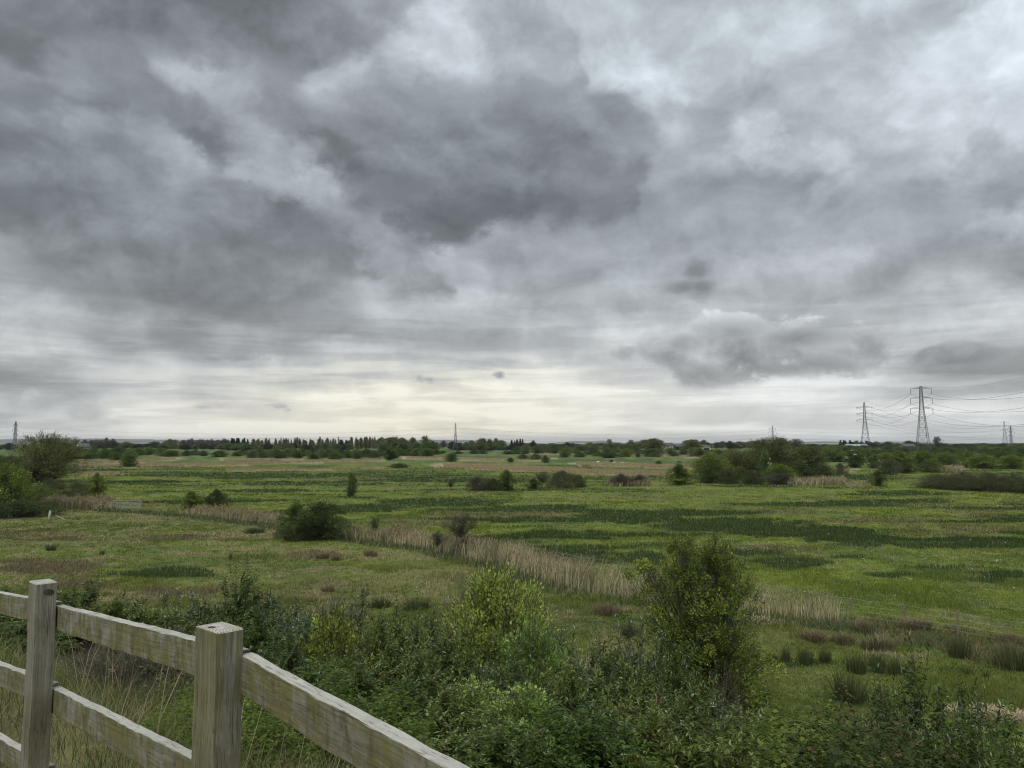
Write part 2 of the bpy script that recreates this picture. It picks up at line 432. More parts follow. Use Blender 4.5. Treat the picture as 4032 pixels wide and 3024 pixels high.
DITCH = [(120, 1988), (430, 2006), (800, 2028), (1100, 2066), (1420, 2122), (1700, 2154), (2000, 2222), (2400, 2336), (2900, 2402), (3340, 2448), (3700, 2520), (4100, 2600)]
DG = np.array([flat_at(*p)[:2] for p in DITCH])


def ditch_dist(x, y):
    best = np.full(np.shape(x), 1e9)
    par = np.zeros(np.shape(x))
    for i in range(len(DG) - 1):
        a, b = DG[i], DG[i + 1]
        ab = b - a
        t = np.clip(((x - a[0]) * ab[0] + (y - a[1]) * ab[1]) / (ab @ ab), 0, 1)
        px, py = x - a[0] - t * ab[0], y - a[1] - t * ab[1]
        d = np.hypot(px, py)
        sgn = np.sign(px * ab[1] - py * ab[0])
        m = d < np.abs(best)
        best = np.where(m, d * np.where(sgn == 0, 1, sgn), best)
        par = np.where(m, i + t, par)
    return best, par


def cover(x, y):
    """weights of rush, brown sedge, straw, far reed for each ground point"""
    x, y = np.asarray(x, float), np.asarray(y, float)
    fx, fy = project(x, y, np.maximum(height(x, y), 0) * (np.hypot(x, y) < 70))
    vis = (y > 3)
    wob = (fbm(x / 14.0, y / 9.0, 4, 21) - 0.5) * 2
    wob2 = (fbm(x / 2.2, y / 2.2, 3, 33) - 0.5) * 2
    r = np.hypot(x, y)

    def ell(lst):
        o = np.zeros(x.shape)
        for cx, cy, rx, ry, s in lst:
            d = np.hypot((fx - cx) / (rx * 1.12), (fy - cy) / (ry * 0.78))
            o = np.maximum(o, s * sstep(1.22, 0.74, d + 0.42 * wob + 0.55 * wob2))
        return np.where(vis, o, 0)
    rush, brown, straw = ell(RUSH) * .80, ell(BROWN) * (.55 + .35 * sstep(1900, 1300, fx)), ell(STRAW) * .8
    tan = np.zeros(x.shape)
    for pts, th in TANS:
        tan = np.maximum(tan, sstep(1.15, 0.85, seg_d(fx, fy, pts, th * .75) + 0.35 * wob2 * np.minimum(1, 300 / np.maximum(r, 1))))
    tan = np.where(vis, tan, 0)
    # scattered streaks everywhere
    g = fbm(x / 22.0 + 40, y / 7.0, 5, 55)
    ddr, _ = ditch_dist(x, y)
    rush = np.maximum(rush, 0.8 * sstep(0.58, 0.70, g) * (r > 50) * sstep(1.0, -6.0, ddr))
    g2 = fbm(x / 11.0 - 13, y / 11.0, 5, 77)
    brown = np.maximum(brown, 0.4 * sstep(0.60, 0.74, g2))
    # the rough field this side of the ditch is drier
    dd, _ = ditch_dist(x, y)
    p, s = bank(x, y)
    inside = (dd > 0) & (y > 0)
    fade = 0.4 + 0.6 * sstep(2900, 1700, fx)
    dry = fbm(x / 2.3, y / 2.3, 4, 91)
    straw = np.maximum(straw, np.where(inside, 0.48 * fade * sstep(0.50, 0.70, dry), 0.30 * sstep(0.52, 0.75, dry)))
    pt = np.clip(20.0 - 0.25 * s, 5.5, 30.0)
    verge = (p < pt) & (y > 0)
    straw = np.where(verge, np.maximum(straw, 0.7 * sstep(0.42, 0.6, dry)), straw)
    return rush, brown, straw, tan


GREEN_A, GREEN_B = np.array([.130, .158, .029]), np.array([.096, .126, .029])
C_RUSH, C_BROWN, C_STRAW, C_TAN = np.array([.048, .072, .026]), np.array([.130, .108, .056]), np.array([.215, .185, .092]), np.array([.270, .222, .130])


def cover_colour(x, y, w=None):
    rush, brown, straw, tan = cover(x, y) if w is None else w
    r = np.hypot(x, y)
    n = fbm(x / 5.0, y / 5.0, 4, 3)
    k = sstep(0.30, 0.62, n)[..., None]
    c = GREEN_B + (GREEN_A - GREEN_B) * k
    dd, _ = ditch_dist(x, y)
    near = np.where((dd > 0) & (y > 0), 1.0, 0.0)[..., None]
    c = c * (1 - near) + near * (c * 0.82 + np.array([.014, .012, .010]))
    far = sstep(230, 420, r)[..., None]
    c = c * (1 - far) + far * (np.array([.072, .105, .028]) * (0.8 + 0.5 * k))
    for w_, col in ((straw, C_STRAW), (brown, C_BROWN), (rush, C_RUSH), (tan, C_TAN)):
        w_ = w_[..., None]
        c = c * (1 - w_) + col * w_
    return c


# ------------------------------------------------------------------ mesh builders
def make_mesh(name, V, F, col=None, mat=None, smooth=False):
    V = np.ascontiguousarray(V, np.float32)
    F = np.ascontiguousarray(F, np.int32)
    me = bpy.data.meshes.new(name)
    k = F.shape[1]
    me.vertices.add(len(V))
    me.vertices.foreach_set('co', V.ravel())
    me.loops.add(F.size)
    me.loops.foreach_set('vertex_index', F.ravel())
    me.polygons.add(len(F))
    me.polygons.foreach_set('loop_start', np.arange(0, F.size, k, dtype=np.int32))
    if smooth:
        me.polygons.foreach_set('use_smooth', np.ones(len(F), bool))
    if col is not None:
        a = me.color_attributes.new('tone', 'FLOAT_COLOR', 'POINT')
        c = np.ones((len(V), 4), np.float32)
        c[:, :3] = col
        a.data.foreach_set('color', c.ravel())
    me.update(calc_edges=True)
    if mat:
        me.materials.append(mat)
    return me


def link(name, me, parent=None, loc=None, **props):
    o = bpy.data.objects.new(name, me)
    COL.objects.link(o)
    if parent is not None:
        o.parent = parent
    if loc is not None:
        o.location = loc
    for k, v in props.items():
        if v is not None:
            o[k] = v
    return o


def thing(name, label, cat, loc=(0, 0, 0), rz=0.0, group=None):
    o = link(name, None, None, loc, label=label, category=cat, group=group)
    o.rotation_euler.z = rz
    o.empty_display_size = 0.3
    return o


def norm(a):
    return a / np.maximum(np.linalg.norm(a, axis=-1, keepdims=True), 1e-9)


class Geo:
    """collects quads/triangles as numpy blocks"""
    def __init__(self):
        self.V, self.F, self.C, self.n = [], [], [], 0

    def add(self, V, F, col=None):
        self.V.append(V)
        if F.shape[1] == 3:
            F = np.concatenate([F, F[:, 2:3]], 1) * 1
            F[:, 3] = -1
        self.F.append(np.where(F < 0, -1, F + self.n))
        self.C.append(np.broadcast_to(np.array([.1, .1, .1]) if col is None else col, V.shape).astype(np.float32))
        self.n += len(V)
        return self

    def tubes(self, P0, P1, R0, R1, sides=4, col=None):
        P0, P1 = np.atleast_2d(P0).astype(float), np.atleast_2d(P1).astype(float)
        n = len(P0)
        R0, R1 = np.broadcast_to(np.asarray(R0, float), n), np.broadcast_to(np.asarray(R1, float), n)
        D = norm(P1 - P0)
        ref = np.where(np.abs(D[:, 2:3]) > 0.9, np.array([[1., 0, 0]]), np.array([[0, 0, 1.]]))
        A = norm(np.cross(D, ref))
        B = np.cross(D, A)
        th = np.arange(sides) * 2 * math.pi / sides + math.pi / sides
        ring = A[:, None, :] * np.cos(th)[None, :, None] + B[:, None, :] * np.sin(th)[None, :, None]
        V = np.concatenate([P0[:, None] + ring * R0[:, None, None], P1[:, None] + ring * R1[:, None, None]], 1)
        i = np.arange(sides)
        f = np.stack([i, (i + 1) % sides, (i + 1) % sides + sides, i + sides], 1)
        F = f[None] + (np.arange(n) * 2 * sides)[:, None, None]
        if col is not None and np.ndim(col) == 2:
            col = np.repeat(col, 2 * sides, 0)
        return self.add(V.reshape(-1, 3), F.reshape(-1, 4), col)

    def box(self, c, s, rot=None, col=None):
        q = np.array([[i, j, k] for i in (-1, 1) for j in (-1, 1) for k in (-1, 1)], float) * np.asarray(s, float) / 2
        if rot is not None:
            q = q @ np.asarray(rot).T
        F = np.array([[0, 1, 3, 2], [4, 6, 7, 5], [0, 4, 5, 1], [2, 3, 7, 6], [0, 2, 6, 4], [1, 5, 7, 3]])
        return self.add(q + np.asarray(c, float), F, col)

    def leaves(self, P, D, N, L, W, col, fold=0.15):
        D = norm(D)
        S = norm(np.cross(D, N))
        U = np.cross(S, D)
        L, W = np.asarray(L)[:, None], np.asarray(W)[:, None]
        mid = P + D * L * 0.42 + U * W * fold
        V = np.stack([P, mid - S * W / 2, P + D * L - U * L * 0.12, mid + S * W / 2], 1)
        i = np.arange(len(P))[:, None] * 4
        F = np.concatenate([i + np.array([[0, 1, 2]]), i + np.array([[0, 2, 3]])], 0)
        return self.add(V.reshape(-1, 3), F, np.repeat(col, 4, 0))

    def blades(self, P, H, W, lean, az, col, bend=0.0):
        """grass blades: one tapered triangle, or two pieces when bent"""
        D = np.stack([np.cos(az) * lean, np.sin(az) * lean, np.sqrt(np.maximum(1 - lean ** 2, .05))], 1)
        a2 = az + math.pi / 2 + (np.arange(len(P)) % 7 - 3) * 0.2
        S = np.stack([np.cos(a2), np.sin(a2), np.zeros(len(P))], 1)
        H, W = np.asarray(H)[:, None], np.asarray(W)[:, None]
        if bend <= 0:
            V = np.stack([P - S * W / 2, P + S * W / 2, P + D * H], 1)
            i = np.arange(len(P))[:, None] * 3
            return self.add(V.reshape(-1, 3), i + np.array([[0, 1, 2]]), np.repeat(col, 3, 0))
        mid = P + D * H * 0.55
        out = np.stack([np.cos(az), np.sin(az), np.zeros(len(P))], 1)
        tip = mid + norm(D + out * bend) * H * 0.5 - np.array([0, 0, 1.]) * H * bend * 0.08
        V = np.stack([P - S * W / 2, P + S * W / 2, mid + S * W * .4, mid - S * W * .4, tip], 1)
        i = np.arange(len(P))[:, None] * 5
        F1, F2 = i + np.array([[0, 1, 2]]), i + np.array([[0, 2, 3]])
        F3 = i + np.array([[3, 2, 4]])
        return self.add(V.reshape(-1, 3), np.concatenate([F1, F2, F3]), np.repeat(col, 5, 0))

    def mesh(self, name, mat=None, smooth=False):
        V, F, C = np.concatenate(self.V), np.concatenate(self.F), np.concatenate(self.C)
        q = F[F[:, 3] >= 0]
        t = F[F[:, 3] < 0][:, :3]
        if len(q) == 0:
            return make_mesh(name, V, t, C, mat, smooth)
        if len(t) == 0:
            return make_mesh(name, V, q, C, mat, smooth)
        tri = np.concatenate([t, q[:, [0, 1, 2]], q[:, [0, 2, 3]]])
        return make_mesh(name, V, tri, C, mat, smooth)


# ------------------------------------------------------------------ materials
def new_mat(name):
    m = bpy.data.materials.new(name)
    m.use_nodes = True
    m.node_tree.nodes.clear()
    t = NT(m.node_tree)
    out = t.n('ShaderNodeOutputMaterial')
    return m, t, out


def principled(t, out, col, rough=0.8, bump=None, spec=0.3, metal=0.0):
    b = t.n('ShaderNodeBsdfPrincipled')
    t.put(b.inputs['Base Color'], col)
    t.put(b.inputs['Roughness'], rough)
    b.inputs['Specular IOR Level'].default_value = spec
    b.inputs['Metallic'].default_value = metal
    if bump is not None:
        t.put(b.inputs['Normal'], bump)
    t.t.links.new(b.outputs[0], out.inputs[0])
    return b


def bumped(t, h, strength=0.5, dist=0.05):
    nd = t.n('ShaderNodeBump')
    nd.inputs['Strength'].default_value = strength
    nd.inputs['Distance'].default_value = dist
    t.put(nd.inputs['Height'], h)
    return nd.outputs[0]


def leaf_mat(name, trans=0.35, vary=0.25, nscale=1.5, gloss=0.0):
    """leaf tissue: per-leaf tone, slight drift across a plant and between plants, light through the blade"""
    m, t, out = new_mat(name)
    at = t.n('ShaderNodeAttribute', attribute_name='tone')
    oi = t.n('ShaderNodeObjectInfo')
    tc = t.n('ShaderNodeTexCoord')
    n = t.noise(tc.outputs['Object'], nscale, 3.0, 0.6)
    v = t.m('ADD', t.m('MULTIPLY', t.m('SUBTRACT', n, 0.5), vary * 2), t.m('MULTIPLY', t.m('SUBTRACT', oi.outputs['Random'], 0.5), vary))
    hs = t.n('ShaderNodeHueSaturation')
    t.put(hs.inputs['Color'], at.outputs['Color'])
    t.put(hs.inputs['Value'], t.m('ADD', v, 1.0))
    t.put(hs.inputs['Hue'], t.m('ADD', 0.5, t.m('MULTIPLY', t.m('SUBTRACT', oi.outputs['Random'], 0.5), -0.035)))
    df = t.n('ShaderNodeBsdfDiffuse')
    t.put(df.inputs[0], hs.outputs[0])
    tr = t.n('ShaderNodeBsdfTranslucent')
    t.put(tr.inputs[0], hs.outputs[0])
    mx = t.n('ShaderNodeMixShader')
    mx.inputs[0].default_value = trans
    t.t.links.new(df.outputs[0], mx.inputs[1])
    t.t.links.new(tr.outputs[0], mx.inputs[2])
    res = mx.outputs[0]
    if gloss > 0:
        gl = t.n('ShaderNodeBsdfGlossy')
        gl.inputs['Roughness'].default_value = 0.45
        m2 = t.n('ShaderNodeMixShader')
        m2.inputs[0].default_value = gloss
        t.t.links.new(res, m2.inputs[1])
        t.t.links.new(gl.outputs[0], m2.inputs[2])
        res = m2.outputs[0]
    t.t.links.new(res, out.inputs[0])
    return m


M_LEAF = leaf_mat('leaf', 0.35, 0.22, 1.2)
M_LEAFG = leaf_mat('leaf_waxy', 0.30, 0.38, 2.0, 0.012)
M_BLADE = leaf_mat('grass_blade', 0.30, 0.10, 0.15)
M_REED = leaf_mat('dry_reed', 0.25, 0.10, 0.3)


def bark_mat():
    m, t, out = new_mat('bark')
    at = t.n('ShaderNodeAttribute', attribute_name='tone')
    tc = t.n('ShaderNodeTexCoord')
    n = t.noise(tc.outputs['Object'], 9.0, 4.0, 0.6)
    c = t.mix(t.mr(n, 0.3, 0.75), at.outputs['Color'], (0.10, 0.095, 0.075), 'MIX')
    c = t.mix(0.5, at.outputs['Color'], c)
    principled(t, out, c, 0.9, bumped(t, n, 0.4, 0.02), 0.15)
    return m


M_BARK = bark_mat()


def steel_mat():
    m, t, out = new_mat('galvanised_steel')
    tc = t.n('ShaderNodeTexCoord')
    n = t.noise(tc.outputs['Object'], 1.5, 4.0, 0.6)
    c = t.mix(t.mr(n, 0.35, 0.7), (0.085, 0.09, 0.10), (0.13, 0.135, 0.145))
    principled(t, out, c, 0.6, None, 0.4, 0.3)
    return m


M_STEEL = steel_mat()


def plain_mat(name, c0, c1, scale, rough=0.8, spec=0.3, bump=0.2):
    m, t, out = new_mat(name)
    tc = t.n('ShaderNodeTexCoord')
    n = t.noise(tc.outputs['Object'], scale, 5.0, 0.6)
    c = t.mix(t.mr(n, 0.3, 0.72), c0, c1)
    principled(t, out, c, rough, bumped(t, n, bump, 0.01), spec)
    return m


# ------------------------------------------------------------------ ground sheet
def build_ground():
    az = np.concatenate([np.radians(np.arange(-40, 40.01, 0.15)), np.radians(np.linspace(43, 317, 60))])
    v = np.arange(560, 1.2, -1.7)
    R = np.concatenate([np.arange(0.25, 770 * EYE / 560, 0.45), 770 * EYE / v, np.array([6500, 8000, 11000, 16000, 24000])])
    A, RR = np.meshgrid(az, R)
    X, Y = np.sin(A) * RR, np.cos(A) * RR
    Z = height(X, Y)
    n, k = len(az), len(R)
    V = np.stack([X, Y, Z], -1).reshape(-1, 3)
    C = cover_colour(X.ravel(), Y.ravel())
    V = np.concatenate([V, [[0, 0, float(height(0, 0))]]])
    C = np.concatenate([C, C[:1]])
    i, j = np.meshgrid(np.arange(k - 1), np.arange(n), indexing='ij')
    j2 = (j + 1) % n
    q = np.stack([i * n + j, (i + 1) * n + j, (i + 1) * n + j2, i * n + j2], -1).reshape(-1, 4)[:, ::-1]
    c = len(V) - 1
    jj = np.arange(n)
    t3 = np.stack([np.full(n, c), jj, (jj + 1) % n], 1)[:, ::-1]
    F = np.concatenate([t3, q[:, [0, 1, 2]], q[:, [0, 2, 3]]])
    m, t, out = new_mat('meadow')
    at = t.n('ShaderNodeAttribute', attribute_name='tone')
    tc = t.n('ShaderNodeTexCoord')
    P = tc.outputs['Object']
    n1 = t.noise(P, 1.3, 6.0, 0.65)
    n2 = t.noise(P, 0.22, 5.0, 0.6)
    n3 = t.noise(P, 9.0, 3.0, 0.6)
    val = t.m('ADD', t.mr(n1, 0.3, 0.7, 0.74, 1.24), t.m('MULTIPLY', t.m('SUBTRACT', n3, 0.5), 0.45))
    hs = t.n('ShaderNodeHueSaturation')
    t.put(hs.inputs['Color'], at.outputs['Color'])
    t.put(hs.inputs['Value'], val)
    t.put(hs.inputs['Hue'], t.mr(n2, 0.3, 0.7, 0.485, 0.515))
    h = t.m('ADD', t.m('MULTIPLY', n1, 0.8), t.m('MULTIPLY', n3, 0.3))
    principled(t, out, hs.outputs[0], 0.95, bumped(t, h, 0.7, 0.35), 0.1)
    me = make_mesh('ground', V, F, C, m, True)
    link('ground', me, kind='structure')


build_ground()


# ------------------------------------------------------------------ plants
def tones(rng, n, a, b, c=None, pc=0.0):
    """per-leaf natural variation between tone a and tone b, a share pc of tone c"""
    k = rng.random((n, 1)) ** 1.2
    col = np.array(a) + (np.array(b) - np.array(a)) * k
    if c is not None:
        m = rng.random(n) < pc
        col[m] = np.array(c) * (0.8 + 0.4 * rng.random((m.sum(), 1)))
    return col


def limb_paths(rng, P0, P1, rise=0.5, jit=0.08, segs=4):
    """curved limbs from P0 to P1, as (n, segs+1, 3)"""
    n = len(P1)
    L = np.linalg.norm(P1 - P0, axis=1)[:, None]
    C = P0 + (P1 - P0) * 0.5
    C[:, :2] = P0[:, :2] + (P1 - P0)[:, :2] * (0.5 - 0.3 * rise)
    C[:, 2] = P0[:, 2] + (P1 - P0)[:, 2] * (0.5 + 0.12 * rise)
    C = C + rng.normal(0, 1, (n, 3)) * L * jit
    t = np.linspace(0, 1, segs + 1)[None, :, None]
    Q = P0[:, None] * (1 - t) ** 2 + 2 * C[:, None] * t * (1 - t) + P1[:, None] * t ** 2
    return Q


def add_limbs(g, Q, r0, r1, col, sides=4):
    n, k, _ = Q.shape
    w = np.linspace(0, 1, k)
    r0, r1 = np.broadcast_to(r0, n)[:, None], np.broadcast_to(r1, n)[:, None]
    R = r0 * (1 - w)[None] ** 0.8 + r1 * w[None] ** 0.8
    g.tubes(Q[:, :-1].reshape(-1, 3), Q[:, 1:].reshape(-1, 3), R[:, :-1].ravel(), R[:, 1:].ravel(), sides, col)


PLANTS = {}
LEAF_GAIN = 2.3


def plant(key, seed, h, w, K, m, leaf, pal, shape='dome', zb=0.08, stems=1, clump=0.16, twigs=3, twl=0.12, trunk_r=0.02,
          bark=(.055, .048, .036), wide=0.55, mat=None, shell=0.55, limb_share=1.0, twig_r=0.0022, up=0.25, spread=0.04, tw_share=1.0, lean=0.0, lump=1.0):
    """crown of leaf clumps carried on limbs; returns (wood mesh, crown mesh). sizes in metres"""
    rng = np.random.default_rng(seed)
    U = rng.random(K)
    ph = rng.random(K) * 2 * math.pi
    rr = (shell + (1 - shell) * rng.random(K)) * np.where(rng.random(K) < 0.25, rng.random(K) ** 0.5, 1.0)
    if shape == 'dome':
        zz = zb + (1 - zb) * U ** 0.85
        q = (zz - zb) / (1 - zb)
        prof = np.sqrt(np.clip(1 - (np.clip(q - 0.30, 0, 1) / 0.70) ** 2.1, 0, 1)) * (0.72 + 0.28 * np.clip(q / 0.3, 0, 1))
    elif shape == 'round':
        zz = zb + (1 - zb) * U ** 0.8
        q = (zz - zb) / (1 - zb)
        prof = np.sqrt(np.clip(1 - (np.clip(q - 0.55, 0, 1) / 0.46) ** 2.6, 0, 1)) * (0.84 + 0.16 * np.clip(q / 0.35, 0, 1))
    elif shape == 'ball':
        zz = zb + (1 - zb) * U
        q = (zz - zb) / (1 - zb)
        prof = np.sqrt(np.clip(1 - (2 * q - 1) ** 2, 0, 1)) ** 0.8
    elif shape == 'column':
        zz = zb + (1 - zb) * U
        q = (zz - zb) / (1 - zb)
        prof = np.clip(np.minimum(q / 0.2 + 0.35, 1) * (1 - np.clip((q - 0.6) / 0.4, 0, 1) ** 2 * 0.75), 0, 1)
    elif shape == 'cone':
        zz = zb + (1 - zb) * U ** 1.35
        q = (zz - zb) / (1 - zb)
        prof = np.clip(1 - q, 0.03, 1) ** 0.8
    elif shape == 'vase':
        zz = zb + (1 - zb) * U ** 0.7
        q = (zz - zb) / (1 - zb)
        prof = (0.35 + 0.65 * q ** 0.7) * np.sqrt(np.clip(1 - (np.clip(q - 0.55, 0, 1) / 0.47) ** 2, 0, 1))
    lob = 0.80 + lump * 0.26 * np.sin(ph * 3 + seed) * np.sin(zz * 6 + seed * 2) + 0.16 * rng.normal(0, 1, K)
    if lump > 1:
        lob += (lump - 1) * 0.20 * (np.sin(ph * 5 + 9 * zz + seed) + np.sin(ph * 2 - 13 * zz))
    R = prof * rr * lob * w / 2
    top = 0.93 + 0.09 * np.sin(ph * 2 + seed * 1.7)
    Cc = np.stack([np.cos(ph) * R + lean * zz * h, np.sin(ph) * R, zz * h * top], 1)
    wood = Geo()
    b = np.stack([rng.normal(0, spread * w, stems), rng.normal(0, spread * w, stems), np.zeros(stems) - 0.05 * h * 0.3], 1)
    who = rng.integers(0, stems, K)
    if stems == 1:
        st = np.array([[0, 0, -0.1]])
        tt = max(zb, 0.18) * h
        fork = np.stack([np.zeros(K), np.zeros(K), tt * (0.6 + 0.8 * rng.random(K))], 1)
        fork[:, 2] = np.minimum(fork[:, 2] + (Cc[:, 2] - fork[:, 2]).clip(0) * 0.35 * rng.random(K), Cc[:, 2])
        P0 = fork + np.stack([lean * fork[:, 2], np.zeros(K), np.zeros(K)], 1)
        topz = h * (0.85 if shape in ('cone', 'column') else 0.55)
        tz = np.linspace(-0.1, topz, 9)
        tp = np.stack([lean * tz + rng.normal(0, .008 * h, 9), rng.normal(0, .008 * h, 9), tz], 1)
        tr = trunk_r * h * (1 - np.linspace(0, 1, 9) * 0.85)
        wood.tubes(tp[:-1], tp[1:], tr[:-1], tr[1:], 7, np.array(bark))
    else:
        P0 = b[who]
    pick = rng.random(K) < limb_share
    if pick.any():
        Q = limb_paths(rng, P0[pick], Cc[pick], 0.6, 0.06)
        add_limbs(wood, Q, trunk_r * h * 0.42, trunk_r * h * 0.10, np.array(bark))
    nt = int(K * twigs * tw_share)
    if nt:
        wi = rng.integers(0, K, nt)
        base = Cc[wi] + rng.normal(0, clump * w * 0.25, (nt, 3))
        out = norm(Cc[wi] - np.array([0, 0, h * 0.35]) + rng.normal(0, 0.45 * w / 2, (nt, 3)) + np.array([0, 0, up * h * .5]))
        ln = (twl * h * (0.5 + rng.random(nt)))[:, None]
        mid = base + out * ln * 0.55 + rng.normal(0, 0.08, (nt, 3)) * ln
        tip = base + out * ln + rng.normal(0, 0.12, (nt, 3)) * ln
        tcol = np.array(bark) * (0.8 + 0.6 * rng.random((nt, 1)))
        wood.tubes(base, mid, twig_r * h, twig_r * h * .7, 3, tcol)
        wood.tubes(mid, tip, twig_r * h * .7, twig_r * h * .3, 3, tcol)
    crown = Geo()
    n = K * m
    if n:
        ci = np.repeat(np.arange(K), m)
        dirn = norm(rng.normal(0, 1, (n, 3)))
        rad = clump * w * (rng.random(n) ** 0.5) * (0.6 + 0.8 * rng.random(K))[ci]
        P = Cc[ci] + dirn * rad[:, None] * np.array([1, 1, 0.8])
        P[:, 2] = np.maximum(P[:, 2], 0.01 * h)
        out = norm(norm(Cc[ci] - np.array([0, 0, h * 0.3])) * 0.7 + dirn + np.array([0, 0, up]))
        N = norm(rng.normal(0, 1, (n, 3)) + np.array([0, 0, 0.9]))
        Ls = leaf * (0.55 + 0.9 * rng.random(n))
        kk = rng.random(K)[ci][:, None]
        pc = pal[3] if len(pal) > 3 else 0
        col = tones(rng, n, pal[0], pal[1], pal[2] if len(pal) > 2 else None, pc * .35)
        if pc > 0:
            yg = (rng.random(K) < pc * 1.2)[ci] & (rng.random(n) < .8)
            col[yg] = np.array(pal[2]) * (.65 + .6 * rng.random((yg.sum(), 1)))
        col = col * (0.82 + 0.36 * kk) * LEAF_GAIN
        crown.leaves(P, out, N, Ls, Ls * wide * (0.7 + 0.6 * rng.random(n)), col, 0.12)
    wm = wood.mesh(key + '_wood', M_BARK)
    cm = crown.mesh(key + '_crown', mat or M_LEAF) if n else None
    PLANTS[key] = dict(wood=wm, crown=cm, h=h, w=w)


G_MID, G_MID2 = (.030, .052, .014), (.075, .105, .026)
G_DK, G_DK2 = (.016, .028, .012), (.042, .062, .020)
G_OL, G_OL2 = (.042, .052, .016), (.096, .104, .030)
G_YL, G_YL2 = (.075, .100, .018), (.175, .205, .030)
G_GY, G_GY2 = (.034, .050, .030), (.086, .108, .058)
BR, BR2 = (.036, .030, .020), (.090, .072, .044)

# the far and middle plants: one set of prototypes, copied with their own size and turn
plant('willow', 1, 10, 15, 330, 42, .30, (G_OL, G_OL2, (.11, .12, .04), .12), 'dome', .10, 6, .075, 6, .10, .016, spread=.05, wide=.35, up=.4, twig_r=.003)
plant('willow_b', 2, 9, 12, 300, 45, .28, (G_OL, (.088, .10, .032), (.10, .11, .035), .1), 'dome', .05, 7, .08, 7, .10, .014, spread=.08, wide=.35, up=.45, twig_r=.003)
plant('sallow', 3, 5, 8, 240, 45, .20, (G_MID, (.085, .11, .03), G_YL2, .06), 'dome', .03, 8, .09, 5, .10, .014, spread=.10, wide=.4, up=.4)
plant('sallow_bright', 4, 5, 8, 240, 50, .20, ((.036, .056, .014), (.084, .108, .026), G_YL2, .10), 'dome', .03, 8, .09, 3, .08, .014, spread=.10, wide=.45)
plant('hawthorn', 5, 4, 4, 200, 46, .13, (G_MID, (.08, .11, .022), G_YL2, .10), 'dome', .06, 3, .085, 5, .09, .018, spread=.04, lump=1.7, tw_share=1.8)
plant('hawthorn_dark', 6, 4, 4.6, 200, 46, .13, (G_DK, (.050, .070, .020), (.09, .11, .025), .10), 'dome', .04, 4, .09, 5, .08, .018, spread=.06, lump=1.7, tw_share=1.8)
plant('hawthorn_bloom', 7, 5, 4, 170, 46, .16, (G_MID, (.08, .105, .03), (.30, .32, .25), .05), 'dome', .05, 4, .085, 4, .08, .018, spread=.06)
plant('bramble', 8, 2, 5, 170, 46, .13, (G_DK, (.046, .062, .020), (.075, .062, .034), .16), 'dome', .02, 14, .085, 8, .22, .010, spread=.22, up=.1, lump=1.6)
plant('bramble_bare', 9, 2, 4, 130, 16, .11, (BR, (.070, .060, .036), G_DK2, .3), 'dome', .02, 16, .10, 16, .30, .014, (.075, .066, .056), spread=.22, up=.0, twig_r=.005)
plant('brown_scrub', 10, 3, 5, 180, 24, .11, ((.040, .044, .020), (.078, .080, .036), (.05, .07, .022), .3), 'dome', .03, 16, .10, 14, .14, .010, (.085, .078, .045), spread=.20, up=.7, twig_r=.003, lump=1.8)
plant('slim_bush', 11, 3.6, 1.6, 100, 34, .11, (G_MID, (.09, .105, .03)), 'column', .03, 6, .16, 6, .10, .010, spread=.12, up=.8)
plant('round_shrub', 12, 4.5, 5, 180, 40, .19, (G_MID, (.078, .104, .030)), 'dome', .05, 6, .10, 4, .08, .014, spread=.08)
plant('round_shrub_b', 13, 4.5, 6, 180, 40, .19, (G_DK, (.060, .084, .026)), 'dome', .03, 6, .10, 3, .08, .014, spread=.10)
plant('field_tree', 14, 11, 10, 200, 34, .48, (G_MID, (.072, .094, .030)), 'ball', .14, 1, .10, 4, .08, .020)
plant('field_tree_b', 15, 11, 12, 200, 34, .48, (G_OL, (.088, .096, .034)), 'dome', .16, 1, .10, 4, .08, .020)
plant('bare_tree', 16, 12, 11, 170, 5, .30, ((.06, .06, .03), (.11, .10, .05)), 'ball', .22, 1, .10, 18, .09, .020, (.075, .068, .056), twig_r=.0036)
plant('poplar', 17, 15, 4.6, 130, 32, .55, ((.050, .058, .022), (.100, .104, .044), (.12, .11, .06), .15), 'column', .12, 1, .16, 4, .05, .012)
plant('poplar_b', 18, 15, 4.0, 110, 26, .55, ((.050, .056, .026), (.10, .10, .050), (.12, .10, .06), .2), 'column', .18, 1, .16, 6, .05, .012)
plant('conifer', 19, 13, 5.5, 190, 36, .50, ((.006, .011, .007), (.015, .023, .013)), 'cone', .06, 1, .09, 2, .05, .014, wide=.3)
plant('dark_pine', 20, 12, 10, 170, 36, .50, ((.009, .015, .008), (.022, .032, .015)), 'ball', .12, 1, .11, 2, .05, .016)
plant('low_scrub', 21, 3, 7, 170, 36, .20, (G_DK, (.066, .084, .028), (.075, .065, .036), .12), 'dome', .02, 12, .09, 5, .12, .010, spread=.2)
plant('sapling', 22, 2.6, 2.0, 60, 12, .055, (G_MID, (.09, .11, .03)), 'vase', .42, 1, .12, 14, .13, .017, (.075, .068, .050), up=.5, twig_r=.0024)
plant('pollard', 23, 6, 7, 170, 22, .24, (G_OL, (.085, .092, .034)), 'ball', .30, 1, .10, 9, .09, .028, (.05, .044, .036), lean=.12)


